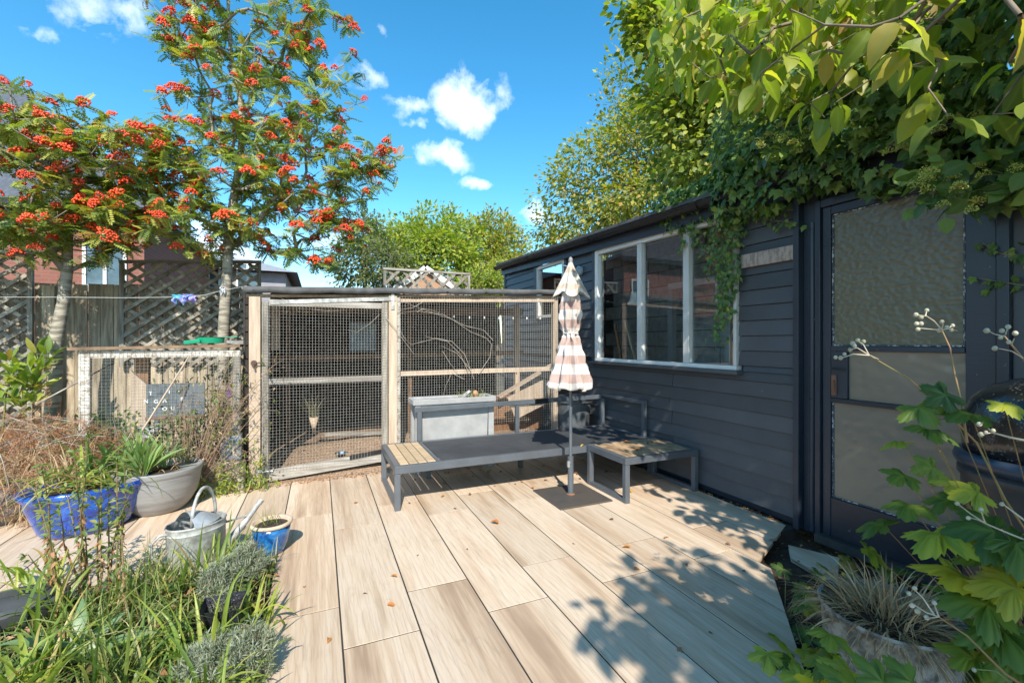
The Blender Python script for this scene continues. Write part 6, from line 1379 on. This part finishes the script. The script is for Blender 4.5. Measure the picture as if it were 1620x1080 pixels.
leaves_at('leaves', tipsP[RN.choice(len(tipsP), 170)], leafmat('bush_leaves', G((0, (.08, .13, .03)), (.6, (.17, .22, .05)), (1, (.32, .28, .10)))), bd, t_leaf(.32, 3, .2, .3), .034, 3, .02)
leaves_at('dry_leaves', tipsP[RN.choice(len(tipsP), 120)], L_STRAW, bd, t_leaf(.3, 3, .3, .4), .03, 2, .02)
b = MB(); c = atY(362, 622, 4.1)
for k in range(60): p = c+Vector(RN.normal(size=3)*[.008, .008, .03]); b.add([p+Vector(v*.004) for v in ICO[0]], ICO[1].tolist())
b.build('flower_spike', simple('lilac_flower', (.42, .20, .45), (.3, .12, .35), .7), bd)
wd = thing('run_weeds', 'green weeds growing inside the low run behind the mesh', 'plant', (-1.4, 4.6, .03))
P = np.array([(-1.45, 4.5, .05)])+RN.normal(size=(150, 3))*[.20, .14, 0]; P2 = []
b = MB()
for p in P:
    e = p+np.array([RN.normal()*.08, RN.normal()*.05, RN.uniform(.2, .62)]); b.tube([p, (p+e)/2+RN.normal(size=3)*.02, e], [.002, .0016, .001], 4, False); P2 += [p+(e-p)*f for f in (.3, .5, .7, .85, 1)]
b.build('stems', M_STEMG, wd, kind='stuff'); leaves_at('leaves', P2, leafmat('fresh_weed', G((0, (.06, .13, .03)), (1, (.15, .23, .06)))), wd, t_leaf(.5, 3, .1, .2), .04, 3, .02)
rb_ = thing('run_shrub', 'dense tangle of dry stems and dark leaves filling the right half of the low run', 'shrub', (-.85, 4.6, .03))
b = MB(); P2 = []
for i in range(110):
    p = np.array([-.87+RN.normal()*.13, 4.58+RN.normal()*.10, .03]); e = p+np.array([RN.normal()*.15, RN.normal()*.06, RN.uniform(.4, 1.05)]); e[0] = min(e[0], -.61); m_ = (p+e)/2+RN.normal(size=3)*.04; b.tube([p, m_, e], [.003, .0024, .0012], 4, False); P2 += [p+(e-p)*f for f in (.4, .55, .7, .85, .95)]
b.build('stems', MATS['reddish_brown_twigs'], rb_, kind='stuff'); leaves_at('leaves', P2, MATS['bush_leaves'], rb_, t_leaf(.35, 3, .15, .3), .04, 3, .04)
w2 = thing('corner_weeds', 'green weeds sprouting at the foot of the gate post', 'plant', (-.62, 4.12, 0))
P = np.array([(-.66, 4.12, .0)])+RN.normal(size=(36, 3))*[.10, .04, 0]; P2 = []; b = MB()
for p in P:
    e = p+np.array([RN.normal()*.08, RN.normal()*.04, RN.uniform(.05, .24)]); b.tube([p, (p+e)/2+RN.normal(size=3)*.02, e], [.002, .0016, .001], 4, False); P2 += [p+(e-p)*f for f in (.4, .6, .8, 1)]
b.build('stems', M_STEMG, w2, kind='stuff'); leaves_at('leaves', P2, L_BLADE, w2, t_leaf(.28, 3, .1, .3), .045, 3, .015)
# vine inside the tall pen, climbing out of the trough
vn_ = thing('dry_vine', 'bare pale vine stems arching out of the trough across the mesh', 'vine', (1.15, 4.2, .65))
b = MB()
def arc(pts, r0, y=4.235): P = [atY(px, py, y) for px, py in pts]; b.tube(P, list(np.linspace(r0, r0*.35, len(P))), 5, False)
for pts in ([(750, 600), (735, 560), (715, 540), (690, 535), (650, 545), (640, 535), (632, 520)], [(742, 590), (728, 560), (708, 540), (672, 532)], [(757, 592), (775, 565), (778, 545), (770, 535), (745, 525), (715, 505), (685, 495), (640, 478)], [(780, 538), (765, 522), (735, 515), (700, 497), (660, 492), (632, 495)], [(745, 585), (722, 558), (700, 548)], [(610, 502), (625, 520), (640, 540), (655, 560)], [(700, 555), (712, 575), (725, 590)], [(735, 600), (715, 590), (705, 610), (700, 630)], [(660, 494), (668, 488), (690, 492)], [(668, 478), (655, 486), (634, 490)]): arc(pts, .0034)
b.build('stems', M_TWIGL, vn_, smooth=True)
b = MB()
for pts in ([(420, 478), (450, 482), (478, 488), (520, 492), (560, 490), (600, 482)], [(600, 498), (585, 512), (565, 525), (550, 522)], [(520, 492), (530, 478), (545, 470)], [(455, 485), (450, 474), (440, 470)], [(608, 500), (625, 515), (640, 535)]): arc(pts, .003, 4.28)
b.build('gate_vine', M_TWIGL, vn_, smooth=True)
leaves_at('leaves', [tuple(atY(px, 487+RN.normal()*3, 4.5)) for px in RN.uniform(445, 600, 45)], L_STRAW, vn_, t_leaf(.5, 3, .2, .3), .035, 2, .03)
tg = thing('grass_tuft', 'green grass tuft growing in the light grey trough', 'plant', (1.35, 4.11, .65)); n = 110
ribbons('blades', np.array([1.36, 4.11, .65])+RN.normal(size=(n, 3))*[.07, .04, .002], RN.normal(size=(n, 3))*[.5, .5, 0]+[0, 0, 1], RN.uniform(.05, .13, n), .004, RN.uniform(.4, 2.0, n), L_GRASS, tg, 5, kind='stuff')
b = MB(); q = Vector((1.24, 4.10, .66)); b.bar(q, q+Vector((.09, -.02, .07)), .05, .02); b.build('slate_chip', M_GALVOLD, label='pointed grey slate chip standing in the trough', cat='stone')
b = MB(); q = Vector((1.40, 4.13, .66)); b.lathe([(.02, 0), (.03, .03), (.018, .06), (.001, .065)], q, 12); b.build('terracotta_shard', simple('terracotta', (.48, .26, .15), None, .8), label='small terracotta shard among the trough grass', cat='pot shard')

# ================================================================== right border
RN = np.random.default_rng(171)
straw = thing('dry_tussock', 'tussock of dry straw coloured grass spilling over the zinc bucket', 'grass', (UX, UY, .30))
n = 620; a = RN.random(n)*6.28; q = np.sqrt(RN.random(n)); P = np.array([UX, UY, .29])+np.stack([np.cos(a)*q*.13, np.sin(a)*q*.13, 0*a], -1)
D = np.stack([np.cos(a)*q, np.sin(a)*q, .55+0*a], -1)+RN.normal(size=(n, 3))*.25
ribbons('blades', P, D, .08+.15*RN.random(n), .0032+.003*RN.random(n), .7+1.3*RN.random(n), L_STRAW, straw, 8, kind='stuff', twist=.4)
PALM = []
for i in range(3):
    V, F, vn = t_fan(palm_outline(i+2), .14, (0, .28)); me = []
    PALM.append([rawmesh('leaf', V, F, L_ANEM, np.full(len(V), c_), vn, False) for c_ in (.0, .33, .62)])
def palmplant(label, root, leaves, extra, ells, name='anemone_plant', s0=.085, s1=.13, col=(0, 1, 2)):
    t = thing(name, label, 'plant', root); b = MB(); rt = Vector(root)
    L = [(atD(px, py, d), s, c_) for px, py, d, s, c_ in leaves]
    if extra:
        for p in blobs(extra, ells, .3): L.append((Vector(p), RN.uniform(s0, s1), int(RN.choice(col))))
    for i, (p, s, c_) in enumerate(L):
        a = RN.uniform(-1, 1); tc_ = (Vector((0, 0, EYE))-p).normalized()
        nrm = (Vector((RN.normal()*.3, RN.normal()*.3, .9))+tc_*.45+sd*.2).normalized()
        out_ = (p-rt); out_.z = 0; d = (out_.normalized()*.7+Vector((math.sin(a*3), math.cos(a*3), 0))*.8+Vector((0, 0, -.45))); d = (d-nrm*d.dot(nrm)*.8).normalized()
        x = d.cross(nrm).normalized(); z = x.cross(d)
        s *= 1.05; M = Matrix(((x.x, d.x, z.x, p.x), (x.y, d.y, z.y, p.y), (x.z, d.z, z.z, p.z), (0, 0, 0, 1))) @ Matrix.Translation((0, -.3*s, 0)) @ Matrix.Scale(s, 4)
        o = bpy.data.objects.new('leaf', PALM[RN.integers(3)][c_]); COL.objects.link(o); o.parent = t; o.matrix_basis = Matrix.Translation(-origin(t)) @ M
        e = p-d*.3*s*.1; m_ = rt.lerp(e, .55)+Vector((0, 0, .05)); r0 = rt+Vector(RN.normal(size=3)*[.03, .03, 0]); b.tube([r0, m_, e], [.0018, .0014, .0010], 5, False)
    b.build('petioles', M_STEMR, t, kind='stuff'); return t
ap = palmplant('large Japanese anemone with jagged green and yellow leaves before the black bin', (2.02, .50, -.07),
    [(1455, 645, 1.15, .085, 1), (1495, 625, 1.12, .07, 1), (1535, 655, 1.08, .085, 1), (1470, 680, 1.1, .075, 1), (1425, 700, 1.2, .075, 1), (1430, 752, 1.25, .075, 0), (1475, 740, 1.25, .07, 0), (1510, 765, 1.2, .06, 0),
     (1395, 830, 1.25, .10, 0), (1440, 800, 1.2, .085, 1), (1490, 845, 1.05, .125, 2), (1375, 870, 1.3, .08, 1), (1570, 840, 1.0, .12, 2), (1545, 780, 1.1, .08, 1), (1590, 640, 1.0, .06, 1), (1530, 915, 1.05, .12, 0), (1560, 955, 1.0, .12, 0), (1605, 930, .95, .11, 2), (1590, 1000, .98, .12, 0), (1610, 860, .95, .11, 1), (1540, 1040, 1.0, .10, 0), (1500, 790, 1.18, .08, 0), (1570, 880, 1.05, .10, 0), (1505, 900, 1.15, .10, 0), (1620, 1040, .95, .12, 1)], 85,
    [(2.10, .72, .16, .26, .22, .16), (1.95, .45, .28, .2, .2, .2), (2.15, .55, .36, .2, .2, .14)], s0=.09, s1=.14, col=(0, 0, 1, 2))
low = palmplant('low anemone seedling with fallen orange petal at the deck edge', (1.52, .90, -.07), [(1215, 1035, 1.50, .085, 0), (1250, 1045, 1.48, .09, 0), (1232, 1015, 1.5, .07, 0), (1265, 1075, 1.4, .09, 0)], 0, None)
low2 = palmplant('yellowing anemone clump at the bottom right below the bucket', (1.50, .62, -.07), [(1315, 1005, 1.15, .075, 1), (1310, 1045, 1.12, .09, 2), (1345, 1065, 1.08, .09, 2), (1395, 1078, 1.0, .08, 1), (1440, 1078, .98, .08, 0), (1290, 1078, 1.1, .09, 1), (1350, 1095, 1.0, .10, 2)], 0, None)
low3 = palmplant('dark green leafy weeds between the deck edge and the bucket', (1.95, 1.35, -.07), [], 34, [(1.95, 1.28, .0, .18, .13, .07), (2.25, 1.45, .02, .2, .12, .07), (1.72, 1.08, .0, .12, .1, .05), (2.35, 1.2, .1, .2, .2, .12)], 'herb_plant', .04, .085, (0, 0, 1))
def seedhead(label, paths, balls, d0, m1=M_STEMR, m2=M_STEMP):
    t = thing('anemone_seed_stem', label, 'plant stem', tuple(atD(*paths[0][0], d0)))
    for i, pth in enumerate(paths):
        P = [atD(px, py, d0+.012*k*((-1)**i)) for k, (px, py) in enumerate(pth)]; b = MB(); b.tube(P, list(np.linspace(.0030 if i == 0 else .0016, .0014 if i == 0 else .0009, len(P))), 7, False); b.build('stem', m1 if i == 0 else m2, t, smooth=True)
    for px, py in balls:
        b = MB(); c = atD(px, py, d0+RN.normal()*.008); s = RN.uniform(.0040, .0062); b.lathe([(.001, s), (s*.6, s*.8), (s, 0), (s*.65, -s*.75), (.001, -s)], c, 12, 1, 1); b.build('seed_head', M_BUD, t, smooth=True)
seedhead('long red anemone stem reaching furthest left with white seed heads before the door', [[(1650, 880), (1590, 790), (1545, 700), (1500, 655), (1440, 600), (1375, 562)], [(1375, 562), (1350, 560), (1332, 566)], [(1375, 562), (1366, 545), (1358, 540)], [(1372, 560), (1356, 550), (1345, 553)], [(1376, 562), (1390, 568)]], [(1330, 566), (1322, 565), (1336, 560), (1357, 538), (1349, 543), (1366, 540), (1345, 553), (1352, 547)], 1.12)
seedhead('upright red anemone stem topped by white seed heads at the door glass', [[(1530, 700), (1522, 640), (1510, 590), (1503, 550), (1490, 522)], [(1490, 522), (1478, 508), (1466, 500), (1450, 498)], [(1490, 522), (1475, 521), (1455, 519)], [(1490, 522), (1500, 520), (1515, 523)], [(1464, 500), (1466, 492)], [(1490, 522), (1492, 512)], [(1498, 521), (1506, 515)]], [(1449, 498), (1457, 502), (1466, 491), (1452, 521), (1457, 512), (1450, 512), (1490, 509), (1498, 518), (1507, 515), (1486, 523), (1505, 522)], 1.10)
seedhead('anemone seed heads at the right frame edge above the black bin', [[(1660, 640), (1625, 575), (1600, 545), (1588, 530)], [(1618, 566), (1600, 555), (1580, 551)], [(1590, 532), (1575, 529), (1562, 523)], [(1600, 545), (1605, 535)], [(1590, 530), (1594, 520)]], [(1561, 523), (1585, 523), (1583, 534), (1595, 517), (1606, 527), (1574, 551), (1596, 541)], 1.0)
seedhead('pale anemone stem in the foreground crossing the zinc bucket', [[(1660, 1110), (1590, 1065), (1530, 1005), (1485, 975)], [(1485, 975), (1465, 968), (1445, 955)], [(1485, 975), (1478, 955)], [(1485, 975), (1462, 978)], [(1478, 972), (1460, 945), (1447, 932)]], [(1447, 930), (1438, 938), (1478, 953), (1466, 976), (1443, 957), (1452, 966)], .88)
seedhead('anemone stem with three seed heads over the yellow leaves', [[(1650, 865), (1600, 845), (1560, 828)], [(1560, 828), (1535, 812), (1516, 797)], [(1560, 828), (1548, 822), (1534, 818)], [(1558, 826), (1552, 808)]], [(1514, 796), (1532, 819), (1552, 806)], .95, M_STEMP)
seedhead('single pale seed head pointing left at the right frame edge', [[(1660, 860), (1620, 822), (1588, 798)]], [(1585, 797)], .92, M_STEMP)
seedhead('small seed heads against the rim of the black bin', [[(1640, 700), (1600, 692), (1570, 684), (1555, 668)], [(1570, 684), (1556, 686)], [(1555, 668), (1548, 672)]], [(1552, 687), (1560, 684), (1571, 681), (1549, 671)], 1.0, M_STEMP)
seedhead('pale bud low at the bottom right corner', [[(1650, 1120), (1600, 1080), (1575, 1060), (1545, 1058)]], [(1541, 1059)], .9, M_STEMG)
# ================================================================== litter
RN = np.random.default_rng(191)
ML_ = [leafmat('fallen_orange', G((0, (.50, .22, .05)), (1, (.42, .15, .04))), .6, .1), leafmat('fallen_brown', G((0, (.15, .08, .045)), (1, (.22, .12, .06))), .7, .05), leafmat('fallen_yellow', G((0, (.60, .42, .10)), (1, (.5, .3, .06))), .6, .1)]
Vf, Ff, vf = t_leaf(.6, 4, .35, .5); FM = [rawmesh('fallen_leaf', Vf, Ff, m_, np.zeros(len(Vf)), vf, True) for m_ in ML_]
def fallen(x, y, z, s, k, lab):
    o = bpy.data.objects.new('fallen_leaf', FM[k]); COL.objects.link(o); o.location = (x, y, z+s*.18); o.scale = (s, s, s); o.rotation_euler = (RN.normal()*.25+.25, RN.normal()*.25, RN.uniform(0, 6.28))
    tag(o, lab, 'leaf', ('orange', 'brown', 'yellow')[k]+' leaves fallen on the patio')
LM = [(1.5, 2.7, 'just before the parasol base'), (2.1, 2.5, 'in front of the low table'), (.5, 3.1, 'by the front leg of the bench'), (-.1, 2.8, 'beside the small blue pot'), (-.1, 2.1, 'near the edge of the left bed'), (.5, 2.0, 'in the near centre of the patio'), (1.2, 1.9, 'at the rim of the tree shade'), (1.8, 1.6, 'near the diagonal cut edge'), (.9, 2.6, 'midway between bench and camera'), (.1, 3.6, 'in front of the pen gate'), (2.4, 2.0, 'near the shed corner post'), (1.3, 1.3, 'in the shade at the bottom right')]
labs = ['small orange leaf fallen on the pale patio planks', 'small brown leaf fallen on the patio planks', 'small yellow leaf fallen on the patio planks']
for px, py, k, s in [(789, 830, 0, .05), (612, 958, 0, .035), (998, 868, 0, .04), (1052, 853, 0, .03), (717, 805, 1, .035), (971, 823, 1, .03), (628, 914, 0, .03), (560, 797, 0, .03), (995, 777, 2, .035), (1075, 1025, 1, .03), (1085, 892, 1, .02), (574, 940, 1, .018), (1002, 902, 0, .03), (840, 773, 0, .03), (882, 768, 2, .03), (455, 850, 0, .02), (480, 930, 0, .02), (520, 1010, 0, .025), (1148, 860, 1, .025), (1180, 905, 1, .02), (740, 870, 1, .015), (660, 880, 1, .015), (905, 860, 1, .014), (1120, 1000, 1, .02)]:
    q = gnd(px, py, .001)
    near = min(LM, key=lambda l: math.hypot(q.x-l[0], q.y-l[1]))[2]; fallen(q.x, q.y, .001, s*1.15, k, 'small %s leaf fallen on the pale planks %s' % (('orange', 'brown', 'yellow')[k], near))
for i in range(46):
    x, y = RN.uniform(.6, 2.7), RN.uniform(3.3, 4.2); k = int(RN.choice([0, 1, 1])); fallen(x, y, .001, RN.uniform(.02, .04), k, ('orange leaf lying in the shade under the bench', 'brown leaf lying in the shade under the bench')[k])
for x, y, z, k in [(2.2, 3.28, .318, 2), (2.06, 3.21, .318, 2), (2.55, 2.98, .34, 1), (2.4, 3.05, .34, 0), (2.62, 3.05, .34, 1), (2.3, 2.85, .34, 0)]:
    fallen(x, y, z, .045, k, ('orange leaf curled on the stained table top', 'brown leaf lying on the stained table slats', 'yellow leaf lying on the bench end by the table')[k])
n = 900; xs = RN.uniform(-.75, 2.8, n); P = np.stack([xs, 4.19+RN.normal(size=n)*.028-.03*np.exp(-((xs+.5)**2)*9), .004+.01*RN.random(n)], -1)
P2 = np.stack([2.81-np.abs(RN.normal(size=260))*.02, RN.uniform(2.0, 4.2, 260), .005+.01*RN.random(260)], -1); P3 = np.stack([RN.uniform(1.7, 2.8, 320), RN.uniform(1.05, 1.85, 320), -.05+.02*RN.random(320)], -1)
P3 = P3[(.40*(P3[:, 0]-2.0)+1.62 > P3[:, 1])]
P = np.concatenate([P, P2, P3]); n = len(P)
scatter('leaf_litter', t_leaf(.5, 2, .2, .3), P, frames(rdir(n)*[1, 1, .25], np.array([0, 0, 1.])+RN.normal(size=(n, 3))*.35), .008+.022*RN.random(n), L_RUST, None, None, 'stuff', label='brown leaf litter and bark swept along the pen, wall and door edges', cat='leaf litter')
for o in list(COL.objects):
    if o.name.startswith('x') and not o.children and o.type == 'EMPTY': bpy.data.objects.remove(o)
